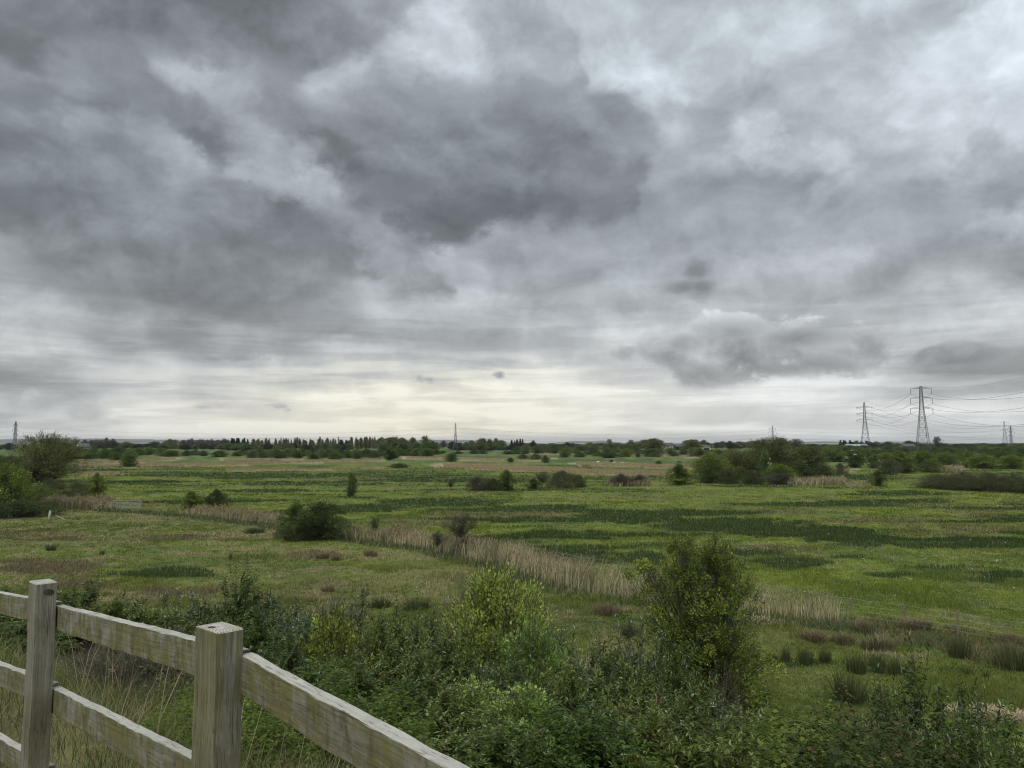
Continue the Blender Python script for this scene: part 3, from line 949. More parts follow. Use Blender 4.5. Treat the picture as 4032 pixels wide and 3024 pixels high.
def grow(name, key, x, y, h, w, label, cat, group=None, rz=None, z=None, parts=True, rng=random.Random(5), extra=None):
    """a copy of a prototype plant: an Empty with its wood and its crown"""
    p = PLANTS[key]
    z = float(height(x, y)) if z is None else z
    rz = rng.uniform(0, 6.28) if rz is None else rz
    sc = (w / p['w'], w / p['w'] * rng.uniform(.92, 1.08), h / p['h'])
    if not parts and p['crown'] is not None:
        o = link(name, p['crown'], None, (x, y, z - .02), label=label, category=cat, group=group)
        o.rotation_euler.z = rz
        o.scale = sc
        wd = link('trunk', p['wood'], o)
        return o
    t = thing(name, label, cat, (x, y, z - .02), rz, group)
    t.scale = sc
    link('stems' if p.get('many') else 'trunk', p['wood'], t)
    if p['crown'] is not None:
        link('crown', p['crown'], t)
    return t


def by_base(fx, ybase, ytop, wpx):
    """ground position, height and width in metres from the plant's outline in the photograph (standing on the flat)"""
    q = flat_at(fx, ybase)
    s = q[1] / FPX
    return q[0], q[1], (ybase - ytop) * s, wpx * s


# --- the plants one can name, in the middle distance
NAMED = [
    # name, key, centre x, base y, top y, width px, label, category
    ('willow_tree', 'willow', 180, 1897, 1716, 285, 'large spreading olive-green willow with visible limbs at the left edge of the meadow', 'tree'),
    ('willow_tree', 'willow_b', 20, 1905, 1800, 190, 'olive willow half out of frame beside the large spreading willow', 'tree'),
    ('leafy_shrub', 'sallow_bright', 20, 2016, 1840, 260, 'big bright green leafy shrub cut by the left edge of the photo', 'shrub'),
    ('scrub_bush', 'brown_scrub', 195, 1982, 1893, 180, 'brownish twiggy bush between the bright leafy shrub and the reeds at left', 'bush'),
    ('scrub_bush', 'brown_scrub', 300, 1968, 1905, 130, 'brownish twiggy bush behind the tan reeds left of the field gate', 'bush'),
    ('bramble_bush', 'bramble', 70, 2032, 1976, 330, 'low dark bramble mound at the foot of the bright leafy shrub', 'bush'),
    ('hawthorn_tree', 'hawthorn', 380, 1966, 1868, 72, 'small leaning green hawthorn standing behind the reeds near the field gate', 'tree'),
    ('hawthorn_bush', 'hawthorn', 755, 2008, 1940, 84, 'small bright green bush right of the field gate', 'bush'),
    ('thorn_bush', 'hawthorn_dark', 850, 2004, 1933, 112, 'dark rounded thorn bush standing in the start of the reed belt', 'bush'),
    ('slim_bush', 'slim_bush', 1383, 1955, 1868, 44, 'lone slim upright bush in the middle of the meadow', 'bush'),
    ('thorn_bush', 'hawthorn', 1165, 2100, 1990, 160, 'light green left half of the big bush in the reed belt', 'bush'),
    ('bramble_thicket', 'hawthorn_dark', 1270, 2122, 1988, 250, 'big dense dark bush in the reed belt', 'bush'),
    ('bramble_bush', 'bramble', 1170, 2122, 2058, 200, 'low bramble skirt at the foot of the big dense dark bush', 'bush'),
    ('thorn_sapling', 'sapling', 1476, 2118, 2043, 66, 'small thorn sapling sticking out of the reeds right of the big dense bush', 'tree'),
    ('thorn_tree', 'sapling', 1815, 2172, 2036, 165, 'nearly bare thorn tree standing in the reed belt', 'tree'),
    ('bramble_bush', 'bramble_bare', 1830, 2186, 2130, 110, 'tangle of dead bramble round the foot of the bare thorn tree', 'bush'),
    ('bramble_bush', 'bramble', 1912, 2190, 2135, 120, 'dark low bramble in the reeds just right of the bare thorn tree', 'bush'),
    ('thorn_sapling', 'sapling', 1722, 2178, 2100, 80, 'stunted twiggy sapling in the reeds left of the bare thorn tree', 'tree'),
    ('bramble_bush', 'bramble_bare', 1880, 1931, 1886, 96, 'bare tangled bramble at the left end of the mid-meadow bushes', 'bush'),
    ('bramble_bush', 'bramble', 1940, 1932, 1888, 80, 'brown bramble between the bare tangle and the green hawthorn in mid meadow', 'bush'),
    ('hawthorn_bush', 'hawthorn', 1993, 1931, 1855, 80, 'green hawthorn right of the bare bramble tangle in mid meadow', 'bush'),
    ('twig_bush', 'sapling', 1775, 1936, 1892, 50, 'thin pale twiggy bush left of the bare bramble tangle in mid meadow', 'bush'),
    ('hawthorn_bush', 'hawthorn_dark', 2100, 1924, 1888, 72, 'small dark green bush at the left of the brown mid-meadow thicket', 'bush'),
    ('thorn_tree', 'sapling', 2135, 1921, 1862, 80, 'open twiggy thorn between the small dark bush and the brown thicket', 'tree'),
    ('thorn_thicket', 'brown_scrub', 2215, 1921, 1858, 165, 'brown twiggy thicket in mid meadow', 'bush'),
    ('thorn_bush', 'brown_scrub', 2278, 1918, 1874, 80, 'small brown bush at the right end of the brown mid-meadow thicket', 'bush'),
    ('bramble_bush', 'bramble_bare', 2445, 1914, 1874, 110, 'pale dead bramble with white blossom scraps right of the brown thicket', 'bush'),
    ('bramble_bush', 'bramble_bare', 2520, 1912, 1876, 80, 'dead bramble mixed with tan reeds in mid meadow', 'bush'),
    ('hawthorn_bush', 'hawthorn', 2675, 1908, 1832, 116, 'rounded green hawthorn at the left corner of the big thicket', 'bush'),
    # the big thicket right of centre
    ('willow_tree', 'willow_b', 3040, 1880, 1733, 330, 'tallest olive willow in the middle of the big thicket', 'tree'),
    ('willow_tree', 'willow', 2890, 1880, 1775, 210, 'olive willow on the left shoulder of the big thicket', 'tree'),
    ('sallow_bush', 'sallow', 2800, 1886, 1788, 190, 'rounded grey-green sallow at the left side of the big thicket', 'bush'),
    ('willow_tree', 'willow_b', 3190, 1880, 1760, 170, 'olive willow on the right shoulder of the big thicket', 'tree'),
    ('hawthorn_tree', 'hawthorn_bloom', 3015, 1890, 1778, 70, 'hawthorn with white blossom on the front of the big thicket', 'tree'),
    ('sallow_bush', 'sallow_bright', 3070, 1900, 1832, 150, 'yellow-green sallow low on the front of the big thicket', 'bush'),
    ('thorn_bush', 'hawthorn_dark', 2790, 1902, 1848, 100, 'dark green thorn in front of the rounded grey-green sallow', 'bush'),
    ('bramble_bush', 'bramble', 2870, 1904, 1850, 100, 'brown bramble under the left shoulder of the big thicket', 'bush'),
    ('bramble_bush', 'bramble', 2960, 1906, 1858, 130, 'dark bramble below the white-blossomed hawthorn', 'bush'),
    ('bramble_bush', 'bramble_bare', 3070, 1907, 1870, 120, 'dead bramble below the yellow-green sallow', 'bush'),
    ('thorn_bush', 'hawthorn_dark', 3160, 1888, 1838, 120, 'dark thorn right of the yellow-green sallow in the big thicket', 'bush'),
    ('low_bush', 'low_scrub', 3240, 1884, 1838, 120, 'low dark green bush at the right foot of the big thicket', 'bush'),
    ('thorn_bush', 'brown_scrub', 3310, 1880, 1828, 64, 'brown rounded bush ending the big thicket on the right', 'bush'),
    ('hawthorn_bush', 'hawthorn_dark', 3458, 1914, 1858, 70, 'lone dark green bush right of the big thicket with dead grass round it', 'bush'),
    ('thorn_hedge', 'brown_scrub', 3690, 1922, 1870, 190, 'left end of the long brown thorn hedge at the right edge', 'hedge'),
    ('thorn_hedge', 'brown_scrub', 3790, 1928, 1864, 210, 'middle left piece of the long brown thorn hedge at the right edge', 'hedge'),
    ('thorn_hedge', 'brown_scrub', 3890, 1934, 1867, 220, 'middle right piece of the long brown thorn hedge at the right edge', 'hedge'),
    ('thorn_hedge', 'brown_scrub', 3990, 1938, 1870, 210, 'right end of the long brown thorn hedge cut by the photo edge', 'hedge'),
    ('thorn_bush', 'hawthorn_dark', 4040, 1944, 1905, 60, 'dark green bush low at the right edge in front of the brown hedge', 'bush'),
    # thickets behind, right
    ('thorn_tree', 'hawthorn_bloom', 3365, 1842, 1772, 80, 'thorn tree with pale blossom standing left of the second pylon thicket', 'tree'),
    ('thorn_tree', 'hawthorn_bloom', 3440, 1844, 1790, 60, 'small thorn with white blossom in the green hollow at right', 'tree'),
    ('sallow_bush', 'sallow_bright', 3490, 1836, 1785, 110, 'bright green sallow below the second tallest pylon', 'bush'),
    ('thorn_bush', 'hawthorn', 3545, 1838, 1780, 90, 'green thorn below the tallest pylon, left side', 'bush'),
    ('thorn_bush', 'brown_scrub', 3500, 1868, 1812, 110, 'brown thorn right of the lone dark bush, in front of bright sallow', 'bush'),
    ('thorn_bush', 'hawthorn_dark', 3565, 1864, 1818, 100, 'dark thorn in front of the bushes below the tallest pylon', 'bush'),
    ('sallow_bush', 'sallow_bright', 3640, 1838, 1778, 130, 'bright olive sallow directly below the tallest pylon', 'bush'),
    ('low_bush', 'low_scrub', 3660, 1860, 1822, 120, 'low dark bush left of the small tan reed patch at right', 'bush'),
    ('sallow_bush', 'sallow', 3730, 1840, 1782, 120, 'green sallow right of the tallest pylon', 'bush'),
    ('sallow_bush', 'sallow', 3800, 1838, 1775, 90, 'tall green sallow at the left end of the pale green hedge at right', 'bush'),
    ('green_hedge', 'sallow_bright', 3870, 1844, 1790, 150, 'left half of the pale green hedge at right', 'hedge'),
    ('green_hedge', 'sallow_bright', 3985, 1846, 1794, 150, 'right half of the pale green hedge at right', 'hedge'),
    ('low_bush', 'round_shrub_b', 3960, 1800, 1768, 80, 'dark bush behind the pale green hedge at right', 'bush'),
    # left and centre, beyond the meadow
    ('round_bush', 'round_shrub', 506, 1838, 1784, 72, 'lone round grey-green bush in the far tan reeds at left', 'bush'),
    ('round_bush', 'round_shrub', 1777, 1817, 1786, 58, 'lone neat round green bush just left of the centre pylon', 'bush'),
    ('low_bramble', 'bramble', 1572, 1842, 1825, 86, 'long low dark bramble lying alone in the far meadow', 'bush'),
    ('sallow_bush', 'field_tree', 1535, 1813, 1765, 74, 'upright olive sallow at the right end of the far scrub row', 'bush'),
    ('round_bush', 'round_shrub_b', 2010, 1820, 1802, 34, 'small dark round bush at the left end of the far bramble row', 'bush'),
    ('low_bush', 'low_scrub', 2060, 1810, 1790, 60, 'dark bush in the far bramble row, second from left', 'bush'),
    ('low_bush', 'low_scrub', 2110, 1811, 1789, 60, 'dark bush in the far bramble row, third from left', 'bush'),
    ('low_bush', 'low_scrub', 2148, 1822, 1795, 36, 'dark bush at the right end of the far bramble row', 'bush'),
    ('round_hedge', 'round_shrub_b', 2395, 1803, 1781, 90, 'long rounded dark green bush above the far sheep', 'bush'),
    ('round_bush', 'round_shrub', 2407, 1822, 1810, 18, 'tiny round bush beside the far sheep', 'bush'),
    ('low_bush', 'low_scrub', 2592, 1827, 1815, 30, 'small brown bush at the far reed edge, right of the sheep', 'bush'),
    ('round_bush', 'round_shrub_b', 2512, 1800, 1784, 26, 'small dark triangular bush in the far tan reeds', 'bush'),
    ('pollard_tree', 'pollard', 2755, 1802, 1765, 56, 'leaning bowl-shaped pollard tree left of the big thicket', 'tree'),
    ('field_tree', 'field_tree', 1690, 1790, 1742, 80, 'green tree at the right end of the tall far wood', 'tree'),
    ('field_tree', 'field_tree_b', 1890, 1783, 1740, 60, 'rounded tree standing right of the centre pylon', 'tree'),
    ('field_tree', 'field_tree', 2400, 1780, 1748, 68, 'round bright bush-like tree above the long dark bush', 'tree'),
    ('field_tree', 'field_tree', 2475, 1781, 1752, 44, 'round green tree right of the bright bush-like tree', 'tree'),
    ('field_tree', 'field_tree_b', 2575, 1784, 1730, 90, 'tall spreading tree in front of the white far house', 'tree'),
    ('field_tree', 'field_tree_b', 2725, 1784, 1734, 90, 'spreading tree left of the open barn', 'tree'),
    ('bare_tree', 'bare_tree', 2400, 1762, 1731, 28, 'small bare round-topped tree alone on the skyline', 'tree'),
    ('dome_tree', 'dark_pine', 2100, 1772, 1736, 26, 'dark pointed round tree on the skyline right of the conifers', 'tree'),
    ('bare_tree', 'bare_tree', 3690, 1764, 1722, 34, 'heart-shaped bare tree on the skyline right of the tallest pylon', 'tree'),
    ('field_tree', 'field_tree', 3500, 1778, 1740, 44, 'green tree on the skyline between the two tall pylons', 'tree'),
    ('dark_tree', 'dark_pine', 3580, 1766, 1737, 62, 'broad dark tree on the skyline left of the tallest pylon', 'tree'),
    ('bare_tree', 'bare_tree', 3080, 1775, 1728, 90, 'wide pale bare-twigged tree rising behind the big thicket, left one', 'tree'),
    ('bare_tree', 'bare_tree', 3135, 1775, 1732, 70, 'wide pale bare-twigged tree rising behind the big thicket, right one', 'tree'),
]
PLANTS['brown_scrub']['many'] = PLANTS['bramble']['many'] = PLANTS['bramble_bare']['many'] = PLANTS['low_scrub']['many'] = True
for nm, key, fx, yb, yt, wpx, lab, cat in NAMED:
    x, y, h, w = by_base(fx, yb, yt, wpx)
    grow(nm, key, x, y, h, w * 1.05, lab, cat)

# --- far rows: many alike trees, each a thing of its own; zones say where
RF = random.Random(77)
ZONES = [(330, 'behind the large willow'), (640, 'around the far white gable'), (905, 'left of the conifer clump'),
         (985, 'at the conifer clump'), (1240, 'by the left half of the poplar row'), (1520, 'by the right half of the poplar row'), (1730, 'at the tall far wood'),
         (1960, 'around the centre pylon'), (2120, 'near the skyline conifers'), (2500, 'left of the pale far house'), (2830, 'around the pale far house'),
         (3150, 'behind the big thicket'), (3380, 'right of the big thicket'), (3660, 'between the two tallest pylons'), (4100, 'right of the tallest pylon')]


def zone(fx):
    for a, s in ZONES:
        if fx < a:
            return s
    return ZONES[-1][1]


FAR = []
KIND = {'field_tree': ('skyline_tree', 'rounded green skyline trees', 'tree'), 'field_tree_b': ('skyline_tree', 'small olive skyline trees', 'tree'),
        'bare_tree': ('bare_tree', 'bare twiggy skyline trees', 'tree'), 'poplar': ('poplar_tree', 'dense upright poplars', 'tree'),
        'poplar_b': ('poplar_tree', 'half-bare upright poplars', 'tree'), 'conifer': ('conifer_tree', 'dark pointed conifers', 'tree'),
        'dark_pine': ('dark_tree', 'dark round-topped skyline trees', 'tree'), 'round_shrub': ('scrub_bush', 'far mid-green bushes', 'bush'),
        'round_shrub_b': ('scrub_bush', 'far dark green bushes', 'bush'), 'low_scrub': ('scrub_bush', 'far low brownish bushes', 'bush'),
        'willow_b': ('willow_tree', 'grey-olive willows', 'tree'), 'sallow': ('sallow_bush', 'far green sallow bushes', 'bush')}
ORD = ['leftmost', 'second from left', 'third from left', 'fourth from left', 'fifth from left', 'sixth from left', 'seventh from left', 'eighth from left', 'ninth from left', 'tenth from left'] + ['%dth from left' % i if i not in (21, 22, 23) else {21: '21st', 22: '22nd', 23: '23rd'}[i] + ' from left' for i in range(11, 60)]


def far(key, fx, yb, yt, wpx):
    if key.startswith('poplar'):
        wpx *= RF.uniform(.55, 1.0)
        yt += RF.uniform(-4, 6)
        fx += RF.uniform(-4, 4)
    x, y, h, w = by_base(fx, yb, yt, wpx)
    nm, lab, cat = KIND[key]
    lab = '%s %s' % (lab, zone(fx))
    FAR.append((lab, fx, grow(nm, key, x, y, max(h, 1.2), w, lab, cat, group=lab, rng=RF)))


def row(x0, x1, step, yb, yt, wpx, keys, jy=3, jt=5):
    fx = x0
    while fx < x1:
        k = RF.choice(keys)
        far(k, fx + RF.uniform(-.3, .3) * step, yb + RF.uniform(-jy, jy), yt + RF.uniform(-jt, jt), wpx * RF.uniform(.9, 1.6))
        fx += step * RF.uniform(.75, 1.25)


# skyline, left to right
row(0, 60, 34, 1772, 1750, 50, ['dark_pine', 'field_tree'])
row(220, 300, 40, 1772, 1746, 56, ['field_tree'])
row(250, 420, 34, 1768, 1742, 46, ['field_tree', 'field_tree_b', 'dark_pine'])
row(300, 380, 26, 1768, 1733, 30, ['bare_tree'])
row(400, 650, 30, 1768, 1742, 46, ['field_tree', 'field_tree_b', 'dark_pine', 'dark_pine'], 3, 6)
row(395, 450, 26, 1768, 1732, 34, ['bare_tree'])
row(645, 720, 24, 1766, 1734, 32, ['bare_tree', 'bare_tree', 'field_tree_b'])
row(725, 905, 17, 1766, 1733, 28, ['bare_tree'], 2, 4)
row(640, 905, 36, 1772, 1752, 40, ['dark_pine', 'field_tree'], 3, 4)
row(914, 972, 10, 1771, 1729, 24, ['conifer'], 2, 4)
row(905, 975, 22, 1775, 1748, 40, ['field_tree'])
row(1000, 1030, 9, 1771, 1727, 14, ['poplar'], 1, 2)
row(1032, 1070, 8, 1771, 1728, 10, ['poplar_b'], 1, 3)
row(1080, 1190, 8.5, 1771, 1727, 10, ['poplar_b', 'poplar_b', 'poplar'], 1, 3)
row(1195, 1250, 11, 1771, 1729, 16, ['poplar'], 1, 4)
row(1255, 1345, 9, 1771, 1726, 11, ['poplar_b', 'poplar'], 1, 4)
row(1345, 1385, 14, 1771, 1733, 26, ['conifer', 'field_tree'], 1, 4)
row(1380, 1510, 9.5, 1771, 1721, 14, ['poplar', 'poplar', 'poplar_b'], 1, 4)
row(1000, 1380, 30, 1774, 1750, 44, ['field_tree', 'dark_pine', 'field_tree_b'], 2, 5)
row(1490, 1690, 34, 1775, 1726, 62, ['willow_b', 'field_tree', 'field_tree_b'], 3, 7)
row(1500, 1690, 40, 1780, 1745, 56, ['field_tree', 'field_tree_b'], 3, 6)
row(1700, 1800, 24, 1768, 1742, 32, ['bare_tree', 'dark_pine'], 2, 5)
row(1790, 1930, 22, 1766, 1739, 34, ['bare_tree', 'field_tree_b', 'field_tree'], 2, 5)
row(1905, 1985, 24, 1767, 1731, 34, ['bare_tree', 'field_tree_b', 'field_tree'], 2, 5)
row(2015, 2062, 13, 1767, 1733, 20, ['conifer'], 2, 5)
row(1800, 2060, 30, 1774, 1756, 46, ['dark_pine', 'round_shrub_b'], 2, 3)
row(2060, 2560, 30, 1768, 1746, 48, ['field_tree', 'field_tree_b', 'dark_pine', 'bare_tree'], 3, 4)
row(2080, 2560, 46, 1776, 1754, 54, ['field_tree', 'field_tree_b', 'round_shrub_b'], 3, 4)
row(2490, 2560, 22, 1766, 1737, 36, ['bare_tree'], 2, 3)
row(2540, 2620, 26, 1768, 1733, 42, ['bare_tree', 'field_tree_b'], 2, 3)
row(2700, 2790, 30, 1768, 1736, 42, ['bare_tree', 'field_tree_b'], 2, 4)
row(2790, 3000, 28, 1768, 1742, 46, ['field_tree', 'field_tree_b', 'bare_tree', 'dark_pine'], 2, 4)
row(3310, 3360, 13, 1764, 1735, 22, ['conifer'], 2, 2)
row(3360, 3450, 18, 1765, 1738, 28, ['dark_pine', 'conifer', 'field_tree'], 2, 3)
row(3445, 3640, 30, 1768, 1744, 40, ['field_tree', 'field_tree_b', 'bare_tree', 'dark_pine'], 2, 4)
row(3640, 4040, 26, 1766, 1747, 46, ['field_tree', 'field_tree_b', 'dark_pine'], 2, 2)
row(3150, 3320, 30, 1763, 1750, 42, ['dark_pine', 'field_tree'], 2, 2)
# scrub below the skyline
row(260, 640, 36, 1790, 1764, 54, ['round_shrub', 'round_shrub_b', 'sallow'], 5, 6)
row(270, 520, 46, 1808, 1776, 66, ['round_shrub', 'sallow', 'round_shrub_b'], 5, 6)
row(640, 960, 40, 1796, 1776, 52, ['round_shrub_b', 'low_scrub', 'round_shrub'], 5, 4)
row(960, 1500, 30, 1796, 1770, 50, ['round_shrub', 'round_shrub_b', 'low_scrub', 'sallow'], 5, 5)
row(980, 1500, 48, 1806, 1780, 54, ['round_shrub_b', 'low_scrub', 'round_shrub'], 4, 5)
row(1500, 1720, 34, 1794, 1766, 50, ['round_shrub_b', 'round_shrub', 'low_scrub'], 4, 5)
row(1740, 2080, 60, 1789, 1774, 50, ['low_scrub', 'round_shrub_b'], 4, 3)
row(2060, 2620, 42, 1788, 1766, 46, ['round_shrub', 'round_shrub_b', 'low_scrub', 'sallow'], 5, 5)
row(2230, 2760, 60, 1799, 1783, 44, ['low_scrub', 'round_shrub_b'], 3, 3)
row(2560, 2900, 40, 1790, 1768, 56, ['round_shrub', 'round_shrub_b', 'sallow'], 5, 5)
row(3140, 4040, 34, 1778, 1757, 56, ['round_shrub', 'round_shrub_b', 'sallow', 'low_scrub'], 4, 4)
row(3230, 4040, 46, 1794, 1766, 66, ['round_shrub', 'round_shrub_b', 'sallow'], 5, 5)
row(3230, 3560, 52, 1822, 1784, 84, ['round_shrub', 'sallow', 'round_shrub_b'], 6, 6)
row(3540, 4040, 70, 1812, 1782, 76, ['round_shrub', 'sallow', 'round_shrub_b'], 6, 6)

by_label = {}
for lab, fx, o in FAR:
    by_label.setdefault(lab, []).append((fx, o))
for lab, lst in by_label.items():
    lst.sort(key=lambda q: q[0])
    for i, (fx, o) in enumerate(lst):
        o['label'] = ('only one of the %s' % lab) if len(lst) == 1 else '%s of %s' % (ORD[i], lab)


# ------------------------------------------------------------------ grass, rushes, reeds: growth nobody could count
def in_frame(n, rng, y0, y1, jitter=True, x0=-60, x1=4092):
    """random points on the flat, evenly spread over a photo region"""
    fx, fy = rng.uniform(x0, x1, n), rng.uniform(y0, y1, n)
    a, b = (fx - FCX) / FPX, (FCY - fy) / FPX
    dy, dz = CP - SP * b, SP + CP * b
    t = -EYE / dz
    return a * t, dy * t


def field_growth():
    rng = np.random.default_rng(11)
    green, dark, dry = Geo(), Geo(), Geo()
    for (n, y0, y1, k, wpx) in ((60000, 1832, 1900, 2, .9), (150000, 1895, 2130, 2, .85), (230000, 2120, 2830, 3, .60)):
        x, y = in_frame(n, rng, y0, y1)
        p, s = bank(x, y)
        pt = np.clip(20.0 - 0.25 * s, 5.5, 30.0)
        ok = p > pt * 0.8
        x, y = x[ok], y[ok]
        r = np.hypot(x, y)
        w = cover(x, y)
        rush, brown, straw, tan = w
        col = cover_colour(x, y, w)
        tuft = fbm(x / 1.1, y / 1.1, 3, 61)
        z = height(x, y)
        tall = sstep(.50, .72, fbm(x / 4.0, y / 4.0, 3, 71))
        for i in range(k):
            m = len(x)
            u = rng.random(m)
            isr = rush > 0.35 + 0.3 * rng.random(m)
            isb = (~isr) & (brown > 0.3 + 0.4 * rng.random(m))
            iss = (~isr) & (~isb) & (straw > 0.25 + 0.5 * rng.random(m))
            H = np.where(isr, (.15 + .22 * u), np.where(isb, .16 + .20 * u, np.where(iss, .14 + .20 * u, (.06 + .12 * u) * (0.7 + 1.0 * tall)))) * (0.55 + 0.9 * tuft)
            Wd = np.maximum(.010, wpx * r / 770 * (0.6 + 0.6 * u))
            Wd = np.where(isr | isb, Wd * .9, Wd * 1.25)
            lean = np.where(isr, .12 + .2 * rng.random(m), np.where(iss, .5 + .4 * rng.random(m), .25 + .4 * rng.random(m)))
            sp = np.where(isr, .15, .12)
            P = np.stack([x + rng.normal(0, 1, m) * sp, y + rng.normal(0, 1, m) * sp, z - .02], 1)
            c = col * (1.16 + 0.34 * rng.random((m, 1)))
            c = np.where(isr[:, None], np.array([.066, .096, .032]) * (0.6 + 0.9 * rng.random((m, 1))), c)
            c = np.where(isb[:, None], np.array([.205, .168, .098]) * (0.5 + 0.9 * rng.random((m, 1))), c)
            c = np.where(iss[:, None], np.array([.33, .285, .155]) * (0.6 + 0.6 * rng.random((m, 1))), c)
            az = rng.uniform(0, 6.283, m)
            gr = ~(isr | isb | iss)
            for g, q in ((green, gr), (dark, isr), (dry, isb | iss)):
                if q.any():
                    g.blades(P[q], H[q], Wd[q], lean[q], az[q], c[q])
    link('meadow_grass', green.mesh('meadow_grass', M_BLADE), kind='stuff', label='short bright green grass covering the wet meadow')
    link('rush_bed', dark.mesh('rush_bed', M_BLADE), kind='stuff', label='dark green rushes in long patches across the meadow')
    link('dry_grass', dry.mesh('dry_grass', M_BLADE), kind='stuff', label='pale straw and brown sedge tufts in the rough grass')


def reed_belt():
    rng = np.random.default_rng(12)
    g, fr = Geo(), Geo()

    def stand(x, y, hh, wpx, shade=1.0):
        n = len(x)
        r = np.hypot(x, y)
        z = height(x, y)
        H = hh * (0.55 + 0.55 * rng.random(n)) * (0.40 + 1.15 * fbm(x / 1.3, y / 1.3, 4, 5))
        W = np.maximum(.012, wpx * r / 770 * (.5 + .6 * rng.random(n)))
        k = rng.random((n, 1))
        c = (np.array([.30, .245, .145]) * (1 - k) + np.array([.60, .505, .335]) * k) * shade
        m = rng.random(n) < .18
        c[m] = np.array([.11, .14, .055])
        P = np.stack([x, y, z - .03], 1)
        az = np.where(rng.random(n) < .6, 5.0 * fbm(x / 2.5, y / 2.5, 2, 37) - 2.2 + rng.normal(0, .5, n), rng.uniform(0, 6.28, n))
        lean = .05 + .42 * rng.random(n) ** 2
        g.blades(P, H, W, lean, az, c, 0.3)
        pl = rng.random(n) < .45      # feathery heads, nodding
        o = np.stack([np.cos(az), np.sin(az), np.zeros(n)], 1)
        D = o * lean[:, None] + np.array([0, 0, 1.]) * np.sqrt(1 - lean[:, None] ** 2)
        T = (P + D * (H * .93)[:, None] + o * (.12 * H)[:, None])[pl]
        m = len(T)
        g.leaves(T, D[pl] * .6 + o[pl] * .7, norm(rng.normal(0, 1, (m, 3))), .14 + .12 * rng.random(m), np.maximum(.03, .75 * r[pl] / 770), np.array([.24, .18, .115]) * (.7 + .9 * rng.random((m, 1))), .1)
    # the belt along the ditch
    D = np.array(DG)
    seg = np.linalg.norm(np.diff(D, axis=0), axis=1)
    for i in range(1, 9):
        dens = 105 if i < 8 else 100
        half = (1.0, 1.2, 1.3, 1.2, 1.2, 1.3, 1.4, 1.4, 1.2)[i]
        hh = (1.0, 1.25, 1.3, 1.25, 1.25, 1.4, 1.6, 1.5, 1.35)[i]
        n = int(seg[i] * half * 2 * dens)
        t, o = rng.random(n), rng.normal(0, .55, n).clip(-1.25, 1.25) * half
        d = (D[i + 1] - D[i]) / seg[i]
        nr = np.array([-d[1], d[0]])
        x = D[i][0] + (D[i + 1] - D[i])[0] * t + nr[0] * o
        y = D[i][1] + (D[i + 1] - D[i])[1] * t + nr[1] * o
        keep = fbm(x / 2.4, y / 2.4, 4, 15) + .30 * rng.random(n) > .50 + (.12 * t if i == 8 else 0)
        if i == 1:
            keep &= t > .85
        if i == 8:
            keep &= rng.random(n) > t ** 4
        stand(x[keep], y[keep], hh, .55)
        # green sedge fringe on this side
        n2 = int(seg[i] * 90)
        t = rng.random(n2)
        o = (half * 0.7 + rng.random(n2) ** 1.4 * 2.0)
        sgn = -1 if (nr @ -D[i]) < 0 else 1
        x = D[i][0] + (D[i + 1] - D[i])[0] * t + sgn * nr[0] * o
        y = D[i][1] + (D[i + 1] - D[i])[1] * t + sgn * nr[1] * o
        m = len(x)
        k = rng.random((m, 1))
        c = np.array([.055, .080, .034]) * (1 - k) + np.array([.145, .175, .085]) * k
        q = rng.random(m) < .2
        c[q] = np.array([.24, .20, .11])
        fr.blades(np.stack([x, y, height(x, y) - .02], 1), .22 + .42 * rng.random(m), np.maximum(.012, .6 * np.hypot(x, y) / 770), .2 + .6 * rng.random(m), rng.uniform(0, 6.28, m), c, .5)
    # patch by the gate and dead reeds round the thickets
    for (x0, x1, yb, hh, n) in ((170, 440, 2003, 1.5, 5200), (3100, 3330, 1908, 1.5, 2600), (3330, 3420, 1916, .8, 900), (2470, 2560, 1913, 1.4, 1200), (3690, 3790, 1856, 1.6, 1500), (2400, 2450, 1915, 1.1, 400)):
        x, y = in_frame(n, rng, yb - 9, yb + 3, x0=x0, x1=x1)
        stand(x, y, hh, .6, .85)
    link('reed_belt', g.mesh('reed_belt', M_REED), kind='stuff', label='tan dead reeds in a belt along the ditch')
    # sedge bank to the right of the reeds
    x, y = in_frame(9000, rng, 2440, 2640, x0=2950, x1=4080)
    dd, _ = ditch_dist(x, y)
    p, s = bank(x, y)
    ok = (np.abs(dd) < 2.6 * (0.4 + fbm(x / 2, y / 2, 3, 8)))
    x, y = x[ok], y[ok]
    m = len(x)
    k = rng.random((m, 1))
    c = np.array([.055, .075, .036]) * (1 - k) + np.array([.165, .19, .105]) * k
    q = (rng.random(m) < .6) & (fbm(x / 1.5, y / 1.5, 2, 19) > .47)
    c[q] = np.array([.22, .17, .09])
    for rep in range(2):
        fr.blades(np.stack([x + rng.normal(0, .15, m), y + rng.normal(0, .15, m), height(x, y) - .02], 1), .14 + .32 * rng.random(m), .02 + .02 * rng.random(m), .2 + .6 * rng.random(m), rng.uniform(0, 6.28, m), c, .5)
    link('sedge_fringe', fr.mesh('sedge_fringe', M_BLADE), kind='stuff', label='grey-green sedge along the near edge of the reed belt')
    far_g = Geo()
